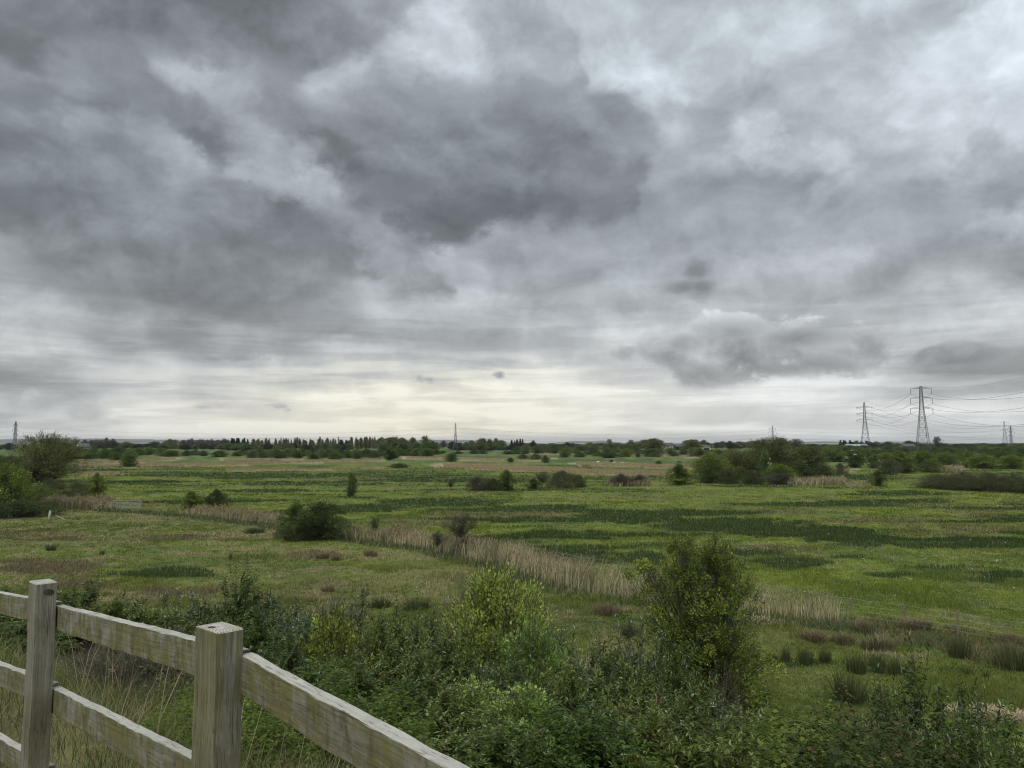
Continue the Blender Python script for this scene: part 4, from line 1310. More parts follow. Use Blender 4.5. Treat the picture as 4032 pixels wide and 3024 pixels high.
    for pts, th in TANS:
        for (x0, y0), (x1, y1) in zip(pts[:-1], pts[1:]):
            n = int(abs(x1 - x0) * th * 1.1)
            fx = rng.uniform(x0, x1, n)
            fy = y0 + (fx - x0) / (x1 - x0) * (y1 - y0) + rng.uniform(-1, 1, n) * th * .65
            a, b = (fx - FCX) / FPX, (FCY - fy) / FPX
            t = -EYE / (SP + CP * b)
            x, y = a * t, (CP - SP * b) * t
            r = np.hypot(x, y)
            k = rng.random((n, 1))
            c = np.array([.25, .205, .12]) * (1 - k) + np.array([.44, .365, .22]) * k
            keep = fbm(x / 14, y / 14, 3, 4) > .30
            P = np.stack([x, y, np.zeros(n)], 1)[keep]
            far_g.blades(P, (.5 + .5 * rng.random(n))[keep], (.55 * r / 770)[keep], .1 + .2 * rng.random(len(P)), rng.uniform(0, 6.28, len(P)), c[keep])
    link('far_reeds', far_g.mesh('far_reeds', M_REED), kind='stuff', label='tan reed beds in strips across the far meadow')


def bank_grass():
    rng = np.random.default_rng(13)
    g = Geo()
    n = 120000
    r = 2.2 + 24 * rng.random(n) ** 1.15
    a = np.radians(rng.uniform(-37, 37, n))
    x, y = np.sin(a) * r, np.cos(a) * r
    p, s = bank(x, y)
    pt = np.clip(20.0 - 0.25 * s, 5.5, 30.0)
    ok = (p > -.15) & (p < pt + 1.5)
    x, y, r, p = x[ok], y[ok], r[ok], p[ok]
    m = len(x)
    dry = fbm(x / .9, y / .9, 4, 41)
    k = rng.random((m, 1))
    c = np.array([.062, .092, .022]) * (1 - k) + np.array([.150, .185, .055]) * k
    st = rng.random(m) < (.16 + .46 * sstep(.46, .64, dry))
    c[st] = (np.array([.17, .14, .08]) * (1 - k) + np.array([.34, .295, .18]) * k)[st]
    H = (.11 + .26 * rng.random(m)) * (0.6 + .9 * fbm(x / .6, y / .6, 3, 43))
    H = np.where(p < .6, H * .75, H)
    W = np.maximum(.0045, .55 * r / 770 * (.6 + .8 * rng.random(m)))
    g.blades(np.stack([x, y, height(x, y) - .01], 1), H, W, .15 + .6 * rng.random(m), rng.uniform(0, 6.28, m), c, .55)
    # tall dry stalks
    m = 260
    a = np.radians(rng.uniform(-36, -12, m))
    r = rng.uniform(4.2, 11, m)
    x, y = np.sin(a) * r, np.cos(a) * r
    p, s = bank(x, y)
    ok = p > .35
    x, y = x[ok], y[ok]
    m = len(x)
    k = rng.random((m, 1))
    c = np.array([.22, .18, .10]) * (1 - k) + np.array([.40, .34, .22]) * k
    g.blades(np.stack([x, y, height(x, y) - .01], 1), .45 + .55 * rng.random(m), .003 + .003 * rng.random(m), .1 + .5 * rng.random(m), rng.uniform(0, 6.28, m), c, .45)
    link('bank_grass', g.mesh('bank_grass', M_BLADE), kind='stuff', label='long rough grass and dry stalks on the road bank')


def flowers():
    rng = np.random.default_rng(14)
    g = Geo()
    P = []
    for cx, cy, rx, ry, n in ((1770, 1985, 230, 22, 90), (2150, 2005, 300, 30, 70), (2466, 2050, 200, 45, 70), (3300, 2150, 500, 60, 90), (3500, 2240, 520, 110, 190), (3150, 2200, 230, 60, 90), (2960, 2160, 60, 14, 40), (3640, 1995, 260, 12, 50), (3900, 2270, 140, 60, 60), (2350, 2150, 200, 40, 40), (3300, 2330, 500, 50, 40)):
        n = int(n * .55)
        fx, fy = rng.normal(cx, rx * .6, n), rng.normal(cy, ry * .6, n)
        for a, b in zip(fx, fy):
            if b > 1880:
                P.append(flat_at(a, b))
    P = np.array(P)
    n = len(P)
    r = np.hypot(P[:, 0], P[:, 1])
    P[:, 2] = height(P[:, 0], P[:, 1]) + .10 + .25 * rng.random(n)
    for kx in range(2):
        N = norm(rng.normal(0, .6, (n, 3)) + np.array([0, -.6, .8]))
        D = norm(rng.normal(0, 1, (n, 3)))
        s = (.030 + .035 * rng.random(n)) * np.clip(r / 55, .8, 1.6)
        g.leaves(P + rng.normal(0, .02, (n, 3)), D, N, s, s * .9, np.full((n, 3), .72) * (0.8 + .25 * rng.random((n, 1))), .05)
    link('white_flowers', g.mesh('white_flowers', M_LEAF), kind='stuff', label='tiny white flower heads dotted over the right-hand meadow')


field_growth()
reed_belt()
bank_grass()
flowers()


# ------------------------------------------------------------------ rush and sedge clumps one can count
def clump_mesh(key, seed, n, h, w, c0, c1, droop):
    rng = np.random.default_rng(seed)
    g = Geo()
    a, rr = rng.uniform(0, 6.28, n), w / 2 * rng.random(n) ** .6
    P = np.stack([np.cos(a) * rr, np.sin(a) * rr, np.full(n, -.03)], 1)
    k = rng.random((n, 1))
    c = np.array(c0) * (1 - k) + np.array(c1) * k
    g.blades(P, h * (.30 + .75 * rng.random(n)), .016 + .012 * rng.random(n), .06 + .62 * rng.random(n) * rr / (w / 2), a + rng.normal(0, .6, n), c, droop)
    return g.mesh(key, M_BLADE)


RUSHES = [clump_mesh('rush_tuft_%d' % i, 200 + i, 300, .8, .7, (.060, .078, .032), (.135, .150, .068), .12) for i in range(3)]
SEDGES = [clump_mesh('sedge_tuft_%d' % i, 210 + i, 420, .55, .8, (.125, .104, .058), (.29, .245, .145), .5) for i in range(2)]
TUFTS = [
    (3345, 2757, 150, 90, 0, 'big dark rush clump alone in the grass at the lower right'), (3040, 2602, 46, 30, 0, 'small dark rush clump nearest to the tall hawthorn'),
    (3092, 2606, 46, 52, 0, 'upright rush clump, second right of the tall hawthorn'), (3173, 2616, 60, 56, 0, 'rush clump, third right of the tall hawthorn'),
    (3248, 2606, 62, 50, 0, 'dark rush clump, fourth right of the tall hawthorn'), (3372, 2646, 90, 66, 0, 'widest clump of the rush group above the big lone rush clump'),
    (3457, 2644, 40, 40, 0, 'small clump in the middle of the rush group above the big lone clump'), (3450, 2618, 60, 44, 0, 'rear clump of the rush group above the big lone clump'),
    (3520, 2652, 56, 66, 0, 'right-hand clump of the rush group above the big lone clump'), (3808, 2664, 44, 28, 0, 'low rush clump alone in the grass at right'),
    (3883, 2674, 24, 24, 0, 'tiny rush clump near the right edge'), (3990, 2632, 130, 84, 0, 'large grey-green rush clump at the right edge'),
    (3775, 2585, 90, 74, 0, 'rush clump among the sedge left of the large grey-green one'), (3980, 2536, 84, 60, 1, 'brown sedge clump below the wire at the right edge'),
    (3392, 2484, 80, 58, 1, 'brown sedge clump beside the third fence post'), (3607, 2470, 110, 48, 1, 'brown flattened sedge clump right of the fourth fence post'),
    (3460, 2548, 130, 60, 1, 'wide brown sedge clump on the ditch edge at right'), (3320, 2530, 90, 52, 1, 'brown sedge clump left of the wide one on the ditch edge'),
    (3200, 2520, 110, 50, 1, 'pale brown sedge clump right of the tall hawthorn'), (1459, 2190, 50, 36, 1, 'round brown tussock just below the reed belt'),
    (908, 2203, 16, 24, 0, 'small dark upright tuft in the near field'), (401, 2187, 18, 18, 0, 'small dark tuft in the near field above the left fence post'),
    (200, 2166, 40, 22, 0, 'low dark tuft in the left of the near field'), (1000, 2098, 90, 22, 0, 'wide low rush clump left of the big dense bush'),
    (2480, 2500, 80, 40, 0, 'dark rush tuft just left of the tall hawthorn'), (2390, 2420, 100, 60, 1, 'brown sedge clump between the yellow bush and the tall hawthorn'),
    (1270, 2200, 50, 32, 1, 'brown sedge tuft, left of a pair in the near field'), (1320, 2206, 36, 30, 1, 'brown sedge tuft, right of a pair in the near field'), (1290, 2330, 50, 32, 1, 'reddish tuft above the yellow-green bush at left'),
    (1640, 2400, 110, 40, 0, 'dark rush tuft just behind the grey shrubs left of the yellow bush'), (1500, 2392, 80, 34, 0, 'dark rush tuft behind the grey shrubs, further left'),
]
STRAWS = [clump_mesh('straw_tuft_%d' % i, 220 + i, 500, .35, 1.1, (.30, .25, .15), (.58, .50, .33), .8) for i in range(2)]
rt = random.Random(3)
for fx, yb, wpx, hpx, lab in ((3800, 2828, 120, 30, 'flattened pale straw heap behind the pointed buddleia sprays at right'), (3895, 2836, 150, 34, 'middle of the pale straw heap near the right edge'), (3990, 2846, 150, 34, 'pale straw heap cut by the right edge'), (2960, 2448, 130, 26, 'pale trampled straw at the right foot of the tall hawthorn')):
    q = flat_at(fx, yb)
    s = q[1] / FPX
    o = link('straw_heap', STRAWS[rt.randrange(2)], None, (q[0], q[1], float(height(q[0], q[1]))), label=lab, category='straw heap', group='straw heaps')
    o.rotation_euler.z = rt.uniform(0, 6.28)
    o.scale = (wpx * s / .95, wpx * s / .8, hpx * s / .25)
for fx, yb, wpx, hpx, brown, lab in TUFTS:
    q = flat_at(fx, yb)
    s = q[1] / FPX
    me = (SEDGES if brown else RUSHES)[rt.randrange(2)]
    o = link('sedge_tussock' if brown else 'rush_clump', me, None, (q[0], q[1], float(height(q[0], q[1]))), label=lab, category='tussock' if brown else 'rush clump', group='sedge tussocks' if brown else 'rush clumps')
    o.rotation_euler.z = rt.uniform(0, 6.28)
    o.scale = (wpx * s / .88, wpx * s / .88 * rt.uniform(.8, 1.3), hpx * s * (1.05 / .55 if brown else 1.35 / .8))


# ------------------------------------------------------------------ shrubs on the bank, close to the camera
def shrub_parts(key, stems, shoots, leafg, extra=None):
    PLANTS[key] = dict(wood=stems.mesh(key + '_wood', M_BARK), crown=leafg.mesh(key + '_leaves', M_LEAFG), h=2.0, w=2.4, many=True)
    if extra is not None:
        PLANTS[key]['spikes'] = extra.mesh(key + '_spikes', M_BARK)


def buddleia(key, seed, pal, spikes=18, dens=1.0):
    """arching stems, opposite lance leaves that hang at the tip, felted pale young leaves, dead flower spikes"""
    rng = np.random.default_rng(seed)
    H, Wd, ns = 2.0, 2.4, 26
    wood, lf, sp = Geo(), Geo(), Geo()
    a = rng.uniform(0, 6.28, ns)
    R = Wd / 2 * rng.random(ns) ** .7
    hh = H * (0.95 - .35 * (R / (Wd / 2)) ** 2) * (.8 + .25 * rng.random(ns))
    P0 = np.stack([np.cos(a) * .18 * rng.random(ns), np.sin(a) * .18 * rng.random(ns), np.full(ns, -.1)], 1)
    P1 = np.stack([np.cos(a) * R, np.sin(a) * R, hh], 1)
    Q = limb_paths(rng, P0, P1, .9, .05, 7)
    add_limbs(wood, Q, .016, .005, np.array([.095, .08, .056]))
    # side shoots from the upper part of each stem
    nsh = int(450 * dens)
    si = rng.integers(0, ns, nsh)
    t = .25 + .75 * rng.random(nsh)
    seg = np.minimum((t * 7).astype(int), 6)
    f = (t * 7 - seg)[:, None]
    B = Q[si, seg] * (1 - f) + Q[si, seg + 1] * f
    out = norm(np.stack([B[:, 0], B[:, 1], np.full(nsh, .1)], 1) * .6 + rng.normal(0, .42, (nsh, 3)) + np.array([0, 0, .75]))
    ln = (.16 + .34 * rng.random(nsh))
    tip = B + out * ln[:, None]
    wood.tubes(B, tip, .0042, .002, 3, np.array([.10, .095, .06]))
    # leaves, in pairs along the shoots
    npair = 9
    u = np.linspace(.12, 1.0, npair)
    Pn = (B[:, None] + out[:, None] * ln[:, None, None] * u[None, :, None]).reshape(-1, 3)
    Dn = np.repeat(out, npair, 0)
    uu = np.tile(u, nsh)
    ref = norm(rng.normal(0, 1, (len(Pn), 3)))
    S = norm(np.cross(Dn, ref))
    for sg in (-1, 1):
        D = norm(S * sg * 1.0 + Dn * (.35 + .75 * uu[:, None] ** 2) - np.array([0, 0, .20]) + rng.normal(0, .18, Dn.shape))
        N = norm(np.cross(D, np.cross(np.array([0, 0, 1.0]), D)) + rng.normal(0, .3, Dn.shape) + np.array([0, 0, .25]))
        L = (.070 + .090 * rng.random(len(Pn))) * (1.1 - .55 * uu)
        col = tones(rng, len(Pn), pal[0], pal[1])
        yng = (uu > .72) & (rng.random(len(Pn)) < pal[3])
        col[yng] = np.array(pal[2]) * (.75 + .5 * rng.random((yng.sum(), 1)))
        col *= (.8 + .4 * rng.random(nsh))[np.repeat(np.arange(nsh), npair)][:, None]
        lf.leaves(Pn, D, N, L, L * (.29 + .1 * rng.random(len(Pn))), col, .14)
    # dead flower spikes, brown, curved over
    ii = rng.choice(nsh, spikes, replace=False)
    ii = ii[np.argsort(-tip[ii, 2])]
    for i in ii:
        p = tip[i]
        d = norm(out[i] + np.array([0, 0, .4]))
        pts = [p]
        for k in range(5):
            d = norm(d + np.array([0, 0, -.22]) + rng.normal(0, .10, 3))
            pts.append(pts[-1] + d * .034)
        pts = np.array(pts)
        rad = np.array([.006, .013, .014, .012, .009, .003])
        c = np.array([.120, .072, .042]) * rng.uniform(.6, 1.4)
        sp.tubes(pts[:-1], pts[1:], rad[:-1], rad[1:], 5, c)
        m = 26
        b = pts[rng.integers(0, 5, m)] + rng.normal(0, .006, (m, 3))
        sp.leaves(b, norm(rng.normal(0, 1, (m, 3)) + d), norm(rng.normal(0, 1, (m, 3))), np.full(m, .022), np.full(m, .012), np.repeat(c[None] * 1.2, m, 0), .1)
    shrub_parts(key, wood, None, lf, sp)


def near_bramble(key, seed, pal, n=9000, flat=.55):
    """a mound of arching canes under three-part leaves"""
    rng = np.random.default_rng(seed)
    wood, lf = Geo(), Geo()
    H, Wd = 2.0, 2.4
    ns = 40
    a = rng.uniform(0, 6.28, ns)
    R = Wd / 2 * (.5 + .55 * rng.random(ns))
    P0 = np.stack([np.cos(a) * R * .2, np.sin(a) * R * .2, np.full(ns, 0)], 1)
    P1 = np.stack([np.cos(a + .3) * R, np.sin(a + .3) * R, H * .45 * rng.random(ns)], 1)
    Q = limb_paths(rng, P0, P1, .2, .08, 6)
    Q[:, 1:-1, 2] += H * .42 * (.6 + .6 * rng.random((ns, 1))) * np.sin(np.linspace(0, math.pi, 7))[None, 1:-1]
    add_limbs(wood, Q, .008, .004, np.array([.085, .055, .040]))
    ph, ct = rng.uniform(0, 6.28, n), rng.random(n)
    el = np.arcsin(ct)
    lob = 1 + .16 * np.sin(ph * 3 + seed) + .12 * np.sin(ph * 7 + 3 * el) + rng.normal(0, .05, n)
    rr = lob * np.where(rng.random(n) < .65, .93 + .1 * rng.random(n), .55 + .4 * rng.random(n))
    C = np.stack([np.cos(ph) * np.cos(el) * rr * Wd / 2, np.sin(ph) * np.cos(el) * rr * Wd / 2, np.sin(el) * rr * H * .92 + .02], 1)
    out = norm(C * np.array([1, 1, 1.2]))
    up = norm(out * .55 + np.array([0, 0, .9]) + rng.normal(0, .45, (n, 3)))
    fwd = norm(np.cross(np.cross(up, out + rng.normal(0, .5, (n, 3))), up))
    side = np.cross(fwd, up)
    L = .030 + .028 * rng.random(n)
    base = tones(rng, n, pal[0], pal[1], pal[2] if len(pal) > 2 else None, pal[3] if len(pal) > 3 else 0)
    for ang in (-1.15, 0, 1.15):
        D = fwd * math.cos(ang) + side * math.sin(ang) - np.array([0, 0, .12])
        lf.leaves(C, D, norm(up + rng.normal(0, .2, (n, 3))), L * (1.0 if ang else 1.2), L * .68, base * (.88 + .24 * rng.random((n, 1))), .08)
    PLANTS[key] = dict(wood=wood.mesh(key + '_wood', M_BARK), crown=lf.mesh(key + '_leaves', M_LEAFG), h=H, w=Wd, many=True)


BG = ((.048, .076, .014), (.142, .184, .040), (.21, .26, .11), .38)
BG2 = ((.036, .062, .015), (.106, .146, .040), (.17, .22, .12), .30)
BG3 = ((.048, .070, .032), (.125, .160, .082), (.28, .33, .21), .5)
buddleia('buddleia', 31, BG, 9)
buddleia('buddleia_b', 32, BG2, 7)
buddleia('buddleia_grey', 33, BG3, 4, .85)
buddleia('buddleia_c', 34, BG, 20, 1.1)
near_bramble('near_bramble', 35, ((.040, .072, .011), (.128, .180, .032)))
near_bramble('near_bramble_b', 36, ((.036, .054, .016), (.090, .112, .034), (.12, .085, .04), .12))
near_bramble('near_bramble_bright', 37, ((.045, .085, .014), (.135, .195, .036)), 5000)
plant('near_hawthorn', 41, 5.0, 3.8, 540, 105, .064, ((.026, .045, .010), (.088, .122, .022), (.120, .155, .024), .14), 'round', .02, 6, 0.062, 7, .085, .011,
      (.070, .060, .048), .62, M_LEAFG, shell=.45, up=.2, spread=.05, twig_r=.0011, lump=1.6)
plant('yellow_bush', 42, 2.4, 2.4, 760, 70, .040, ((.098, .128, .029), (.212, .250, .060)), 'dome', .05, 22, .075, 5, .12, .006,
      (.085, .078, .046), .6, M_LEAFG, shell=.35, up=.7, spread=.12, twig_r=.0014)
plant('small_hawthorn', 43, 1.8, 1.6, 170, 34, .042, ((.060, .085, .012), (.150, .180, .026)), 'vase', .10, 5, .08, 6, .12, .010,
      (.060, .052, .040), .62, M_LEAFG, shell=.3, up=.5, spread=.06, twig_r=.0016)
plant('green_sapling', 44, 2.4, 1.9, 260, 40, .050, ((.056, .092, .018), (.150, .205, .044), (.2, .26, .10), .10), 'dome', .04, 10, .09, 5, .10, .007,
      (.075, .066, .05), .6, M_LEAFG, shell=.35, up=.6, spread=.12, twig_r=.0014)
plant('dead_tangle', 45, 1.4, 2.2, 90, 5, .04, ((.06,.055,.035), (.12, .115, .07)), 'dome', .02, 18, .12, 9, .26, .008,
      (.105, .090, .062), .5, M_LEAFG, shell=.2, up=.3, spread=.2, twig_r=.0022)
PLANTS['yellow_bush']['many'] = PLANTS['dead_tangle']['many'] = PLANTS['green_sapling']['many'] = True

BUD, BRA = 'buddleia_shrub', 'bramble_bush'
NEAR = [  # name, key, centre x, top y, distance, width, label
    (BUD, 'buddleia', 60, 2318, 17, 3.0, 'buddleia at the left edge behind the fence, just left of the tall fence post'),
    (BUD, 'buddleia_b', 330, 2312, 16.5, 3.0, 'dark buddleia behind the top rail just right of the left fence post'),
    (BUD, 'buddleia', 130, 2420, 12.5, 2.6, 'green buddleia behind the gap under the left top rail'),
    (BUD, 'buddleia_c', 430, 2385, 13.5, 2.6, 'buddleia behind the middle of the long top rail, left part'),
    (BUD, 'buddleia', 590, 2400, 14, 2.2, 'green buddleia behind the middle of the long top rail, right part'),
    (BUD, 'buddleia_grey', 710, 2335, 18, 2.2, 'wispy grey-green shrub against the brown grass left of the dark buddleia'),
    (BUD, 'buddleia_b', 950, 2288, 18, 3.1, 'dark blue-green buddleia with upright dark spikes above the near fence post'),
    (BUD, 'buddleia', 1000, 2420, 13, 2.4, 'buddleia right behind the top of the near fence post'),
    (BUD, 'buddleia_grey', 1140, 2370, 16.5, 2.2, 'pale grey-leaved buddleia right of the dark blue-green one'),
    (BUD, 'buddleia_grey', 1250, 2395, 15.5, 2.4, 'silvery buddleia just left of the small yellow hawthorn'),
    (BUD, 'buddleia_grey', 1370, 2335, 18.5, 2.2, 'tall grey buddleia tip rising behind the small yellow hawthorn'),
    ('hawthorn_bush', 'small_hawthorn', 1310, 2425, 13, 1.7, 'small yellow-green hawthorn in the middle of the grey buddleias'),
    (BUD, 'buddleia_b', 1120, 2540, 11, 2.2, 'dark leafy buddleia close behind the right-hand rail, near the post'),
    (BUD, 'buddleia', 1490, 2440, 14.5, 2.3, 'dark green buddleia right of the small yellow hawthorn'),
    (BUD, 'buddleia_b', 1610, 2425, 15.5, 2.5, 'dark green buddleia, second right of the small yellow hawthorn'),
    (BUD, 'buddleia_grey', 1740, 2440, 16, 2.2, 'grey buddleia just left of the yellow-green bush'),
    ('yellow_bush', 'yellow_bush', 1945, 2272, 17, 4.0, 'tall bright yellow-green bush standing over the shrub mass'),
    ('leafy_shrub', 'green_sapling', 2110, 2470, 14, 2.1, 'fresh green shrub leaning against the right side of the yellow-green bush'),
    (BUD, 'buddleia_grey', 2240, 2495, 15.5, 1.9, 'thin grey buddleia between the yellow-green bush and the tall hawthorn'),
    ('hawthorn_tree', 'near_hawthorn', 2752, 2155, 25.5, 4.3, 'tall twiggy hawthorn half in leaf at the foot of the bank'),
    ('dead_tangle', 'dead_tangle', 2850, 2700, 21, 2.0, 'tangle of bare grey stems at the foot of the tall hawthorn'),
    (BUD, 'buddleia_grey', 2520, 2462, 17.5, 2.3, 'grey-green buddleia in front of the tall hawthorn, left'),
    (BUD, 'buddleia', 2650, 2545, 16, 2.4, 'grey-green buddleia in front of the tall hawthorn, right'),
    (BUD, 'buddleia_b', 2390, 2560, 14.5, 2.2, 'olive buddleia left of the two grey-green ones before the tall hawthorn'),
    (BUD, 'buddleia', 1560, 2560, 11.5, 2.3, 'dark buddleia in the middle of the shrub mass, upper left'),
    (BUD, 'buddleia_c', 1780, 2575, 11.5, 2.3, 'buddleia with brown spikes directly below the yellow-green bush'),
    (BUD, 'buddleia_b', 1990, 2610, 11, 2.3, 'dark buddleia below the yellow-green bush, to its right'),
    ('leafy_shrub', 'green_sapling', 1850, 2690, 9.6, 1.8, 'fresh green leafy shrub just left of the one low in the centre'),
    (BRA, 'near_bramble', 2200, 2840, 8.0, 1.9, 'green bramble at the bottom of the photo, centre'),
    (BRA, 'near_bramble', 1480, 2760, 7.8, 1.5, 'green bramble hugging the right-hand rail'),
    (BRA, 'near_bramble_b', 2640, 2800, 9.5, 1.8, 'bramble between the rusty-spiked buddleias below the tall hawthorn'),
    (BUD, 'buddleia', 2240, 2640, 11.5, 2.3, 'green buddleia in the centre of the shrub mass'),
    (BUD, 'buddleia_c', 2480, 2680, 11.5, 2.3, 'buddleia with rusty spikes below the tall hawthorn'),
    (BUD, 'buddleia', 2720, 2730, 11.5, 2.2, 'buddleia with rusty spikes below the right of the tall hawthorn'),
    (BUD, 'buddleia_grey', 2900, 2770, 11.5, 1.9, 'grey twiggy buddleia left of the low bramble mound'),
    (BUD, 'buddleia_b', 1360, 2640, 9, 2.0, 'dark buddleia hanging over the right-hand rail, left part'),
    (BUD, 'buddleia_c', 1560, 2690, 8.8, 2.0, 'buddleia with brown spikes behind the right-hand rail, middle'),
    (BUD, 'buddleia', 1790, 2740, 8.4, 2.0, 'buddleia behind the right-hand rail where it leaves the photo'),
    ('leafy_shrub', 'green_sapling', 2060, 2720, 9, 1.9, 'fresh green leafy shrub low in the centre of the foreground'),
    (BUD, 'buddleia_b', 2300, 2800, 8.5, 2.0, 'dark buddleia at the bottom of the photo, centre'),
    (BUD, 'buddleia_c', 2530, 2830, 8.5, 2.0, 'buddleia with rusty spikes at the bottom of the photo, right of centre'),
    (BUD, 'buddleia', 2760, 2860, 8.5, 2.0, 'buddleia at the bottom of the photo left of the bramble mound'),
    (BUD, 'buddleia_c', 1950, 2880, 6.9, 1.6, 'buddleia at the very bottom right of the rail end'),
    (BUD, 'buddleia', 1650, 2870, 6.9, 1.6, 'dark buddleia at the very bottom under the rail end'),
    (BRA, 'near_bramble', 3180, 2820, 11.5, 2.7, 'low green bramble mound at the lower right, rear part'),
    (BRA, 'near_bramble_b', 3390, 2850, 10.8, 2.5, 'low green bramble mound at the lower right, right part'),
    (BRA, 'near_bramble', 3080, 2890, 9, 2.4, 'low green bramble mound at the lower right, front part'),
    (BRA, 'near_bramble_b', 3330, 2920, 8.8, 2.4, 'low green bramble at the bottom edge below the mound'),
    (BUD, 'buddleia_b', 3610, 2665, 13, 2.3, 'dark grey-green buddleia standing over the bramble at the right'),
    (BUD, 'buddleia_b', 3480, 2770, 12, 1.9, 'smaller buddleia left of the dark grey-green one at right'),
    (BUD, 'buddleia', 3790, 2740, 12.5, 2.0, 'buddleia with pointed leaf sprays in front of the straw heap'),
    (BUD, 'buddleia_grey', 3900, 2800, 11.5, 2.0, 'grey buddleia low beside the straw heap at the right edge'),
    (BRA, 'near_bramble_b', 3620, 2910, 9.5, 2.4, 'dark bramble in the lower right corner, left part'),
    (BUD, 'buddleia', 3780, 2880, 9.5, 2.0, 'buddleia in the lower right corner'),
    (BRA, 'near_bramble', 3980, 2900, 9.6, 2.4, 'bramble in the lower right corner at the photo edge'),
    (BRA, 'near_bramble_bright', 870, 2640, 6.6, 1.25, 'bright green bramble patch seen under the rail left of the near post'),
    (BRA, 'near_bramble_bright', 700, 2860, 5.3, .8, 'small bright bramble sprig low under the middle rail'),
    (BRA, 'near_bramble_bright', 1010, 2740, 5.9, 1.0, 'bright bramble patch below the right-hand rail beside the near post'),
    (BRA, 'near_bramble', 1100, 2650, 7.6, 1.6, 'bramble behind the right-hand rail right of the near post'),
    ('dead_tangle', 'dead_tangle', 600, 2520, 8.6, 2.0, 'dark tangle of dead stems seen between the top and middle rails'),
    ('dead_tangle', 'dead_tangle', 380, 2560, 8.6, 1.8, 'pale dry stems seen between the rails right of the left post'),
    (BUD, 'buddleia_grey', 470, 2545, 9.2, 1.2, 'small grey buddleia sprig between the top and middle rails'),
    (BUD, 'buddleia_b', 40, 2470, 11, 1.8, 'buddleia behind the middle rail at the left edge'),
]
rn = random.Random(9)
for nm, key, fx, yt, Y, w, lab in NEAR:
    d = ray(fx, yt)
    t = Y / d[1]
    x, y, zt = d[0] * t, Y, EYE + d[2] * t
    z = float(height(x, y))
    h = zt - z
    if h < .35 or h > 3.2:
        print('NEAR height', round(h, 2), lab)
    h = max(h, .35)
    o = grow(nm, key, x, y, h * 1.02, w, lab, 'bush' if nm == 'dead_tangle' else ('tree' if 'tree' in nm else 'shrub'), None, rn.uniform(0, 6.28), z, rng=rn)
    if 'spikes' in PLANTS[key]:
        link('flower_spikes', PLANTS[key]['spikes'], o, kind='stuff')


# ------------------------------------------------------------------ the timber fence on the road bank
def timber_mat(name, axis, seed=0.0, algae=0.6, pale=0.4):
    """weathered softwood: grain along one local axis, rain streaks and algae down the upright faces"""
    m, t, out = new_mat(name)
    tc = t.n('ShaderNodeTexCoord')
    geo = t.n('ShaderNodeNewGeometry')
    oi = t.n('ShaderNodeObjectInfo')
    P = t.vm('ADD', tc.outputs['Object'], t.comb(t.m('MULTIPLY', oi.outputs['Random'], 37.0), seed, t.m('MULTIPLY', oi.outputs['Random'], 11.0)))
    x, y, z = t.sep(P)
    if axis == 'X':
        gv = t.comb(t.m('MULTIPLY', x, 2.2), t.m('MULTIPLY', y, 70.0), t.m('MULTIPLY', z, 70.0))
        sv = t.comb(t.m('MULTIPLY', x, 13.0), t.m('MULTIPLY', y, 4.0), t.m('MULTIPLY', z, 5.5))
    else:
        gv = t.comb(t.m('MULTIPLY', x, 70.0), t.m('MULTIPLY', y, 70.0), t.m('MULTIPLY', z, 2.2))
        sv = t.comb(t.m('MULTIPLY', x, 30.0), t.m('MULTIPLY', y, 30.0), t.m('MULTIPLY', z, 1.6))
    warp = t.noise(P, 5.0, 3.0, 0.5, 0, out=1)
    gv = t.vm('ADD', gv, t.vm('MULTIPLY', warp, (1.5, 1.5, 1.5)))
    grain = t.noise(gv, 1.0, 5.0, 0.62, 0.6)
    fib = t.noise(gv, 3.2, 4.0, 0.7)
    blot = t.noise(P, 6.0, 5.0, 0.65, 0.5)
    streak = t.noise(sv, 1.0, 5.0, 0.6, 0.8)
    tone = t.noise(P, 3.5, 4.0, 0.6)
    col = t.mix(t.mr(tone, 0.36, 0.64), (0.192, 0.176, 0.125), (0.285, 0.275, 0.235))
    col = t.mix(t.m('MULTIPLY', t.mr(blot, 0.50, 0.62), pale), col, (0.345, 0.345, 0.325))
    nz = t.sep(geo.outputs['Normal'])[2]
    side = t.mr(nz, 0.35, 0.75, 1.0, 0.0)
    al = t.m('MULTIPLY', t.m('MULTIPLY', t.mr(t.m('ADD', streak, t.m('MULTIPLY', t.m('SUBTRACT', blot, 0.5), 0.6)), 0.36, 0.60), side), algae)
    col = t.mix(al, col, (0.170, 0.160, 0.056))
    al2 = t.m('MULTIPLY', t.mr(t.noise(sv, 1.9, 4.0, 0.65), 0.50, 0.68), t.m('MULTIPLY', side, 0.72))
    col = t.mix(al2, col, (0.080, 0.066, 0.042))
    col = t.mix(t.m('MULTIPLY', t.mr(grain, 0.35, 0.7, 1.0, 0.0), 0.42), col, (0.085, 0.074, 0.052))
    # top faces painted paler, light from above put into the colour
    col = t.mix(t.m('MULTIPLY', t.m('SUBTRACT', 1.0, side), t.mr(blot, 0.25, 0.6, 0.35, 0.8)), col, (0.43, 0.415, 0.36))
    crack = t.mr(fib, 0.58, 0.70)
    col = t.mix(t.m('MULTIPLY', crack, 0.75), col, (0.07, 0.06, 0.045))
    h = t.m('SUBTRACT', t.m('ADD', t.m('MULTIPLY', grain, 0.7), t.m('MULTIPLY', blot, 0.5)), t.m('MULTIPLY', crack, 0.8))
    principled(t, out, col, 0.88, bumped(t, h, 0.8, 0.006), 0.2)
    return m


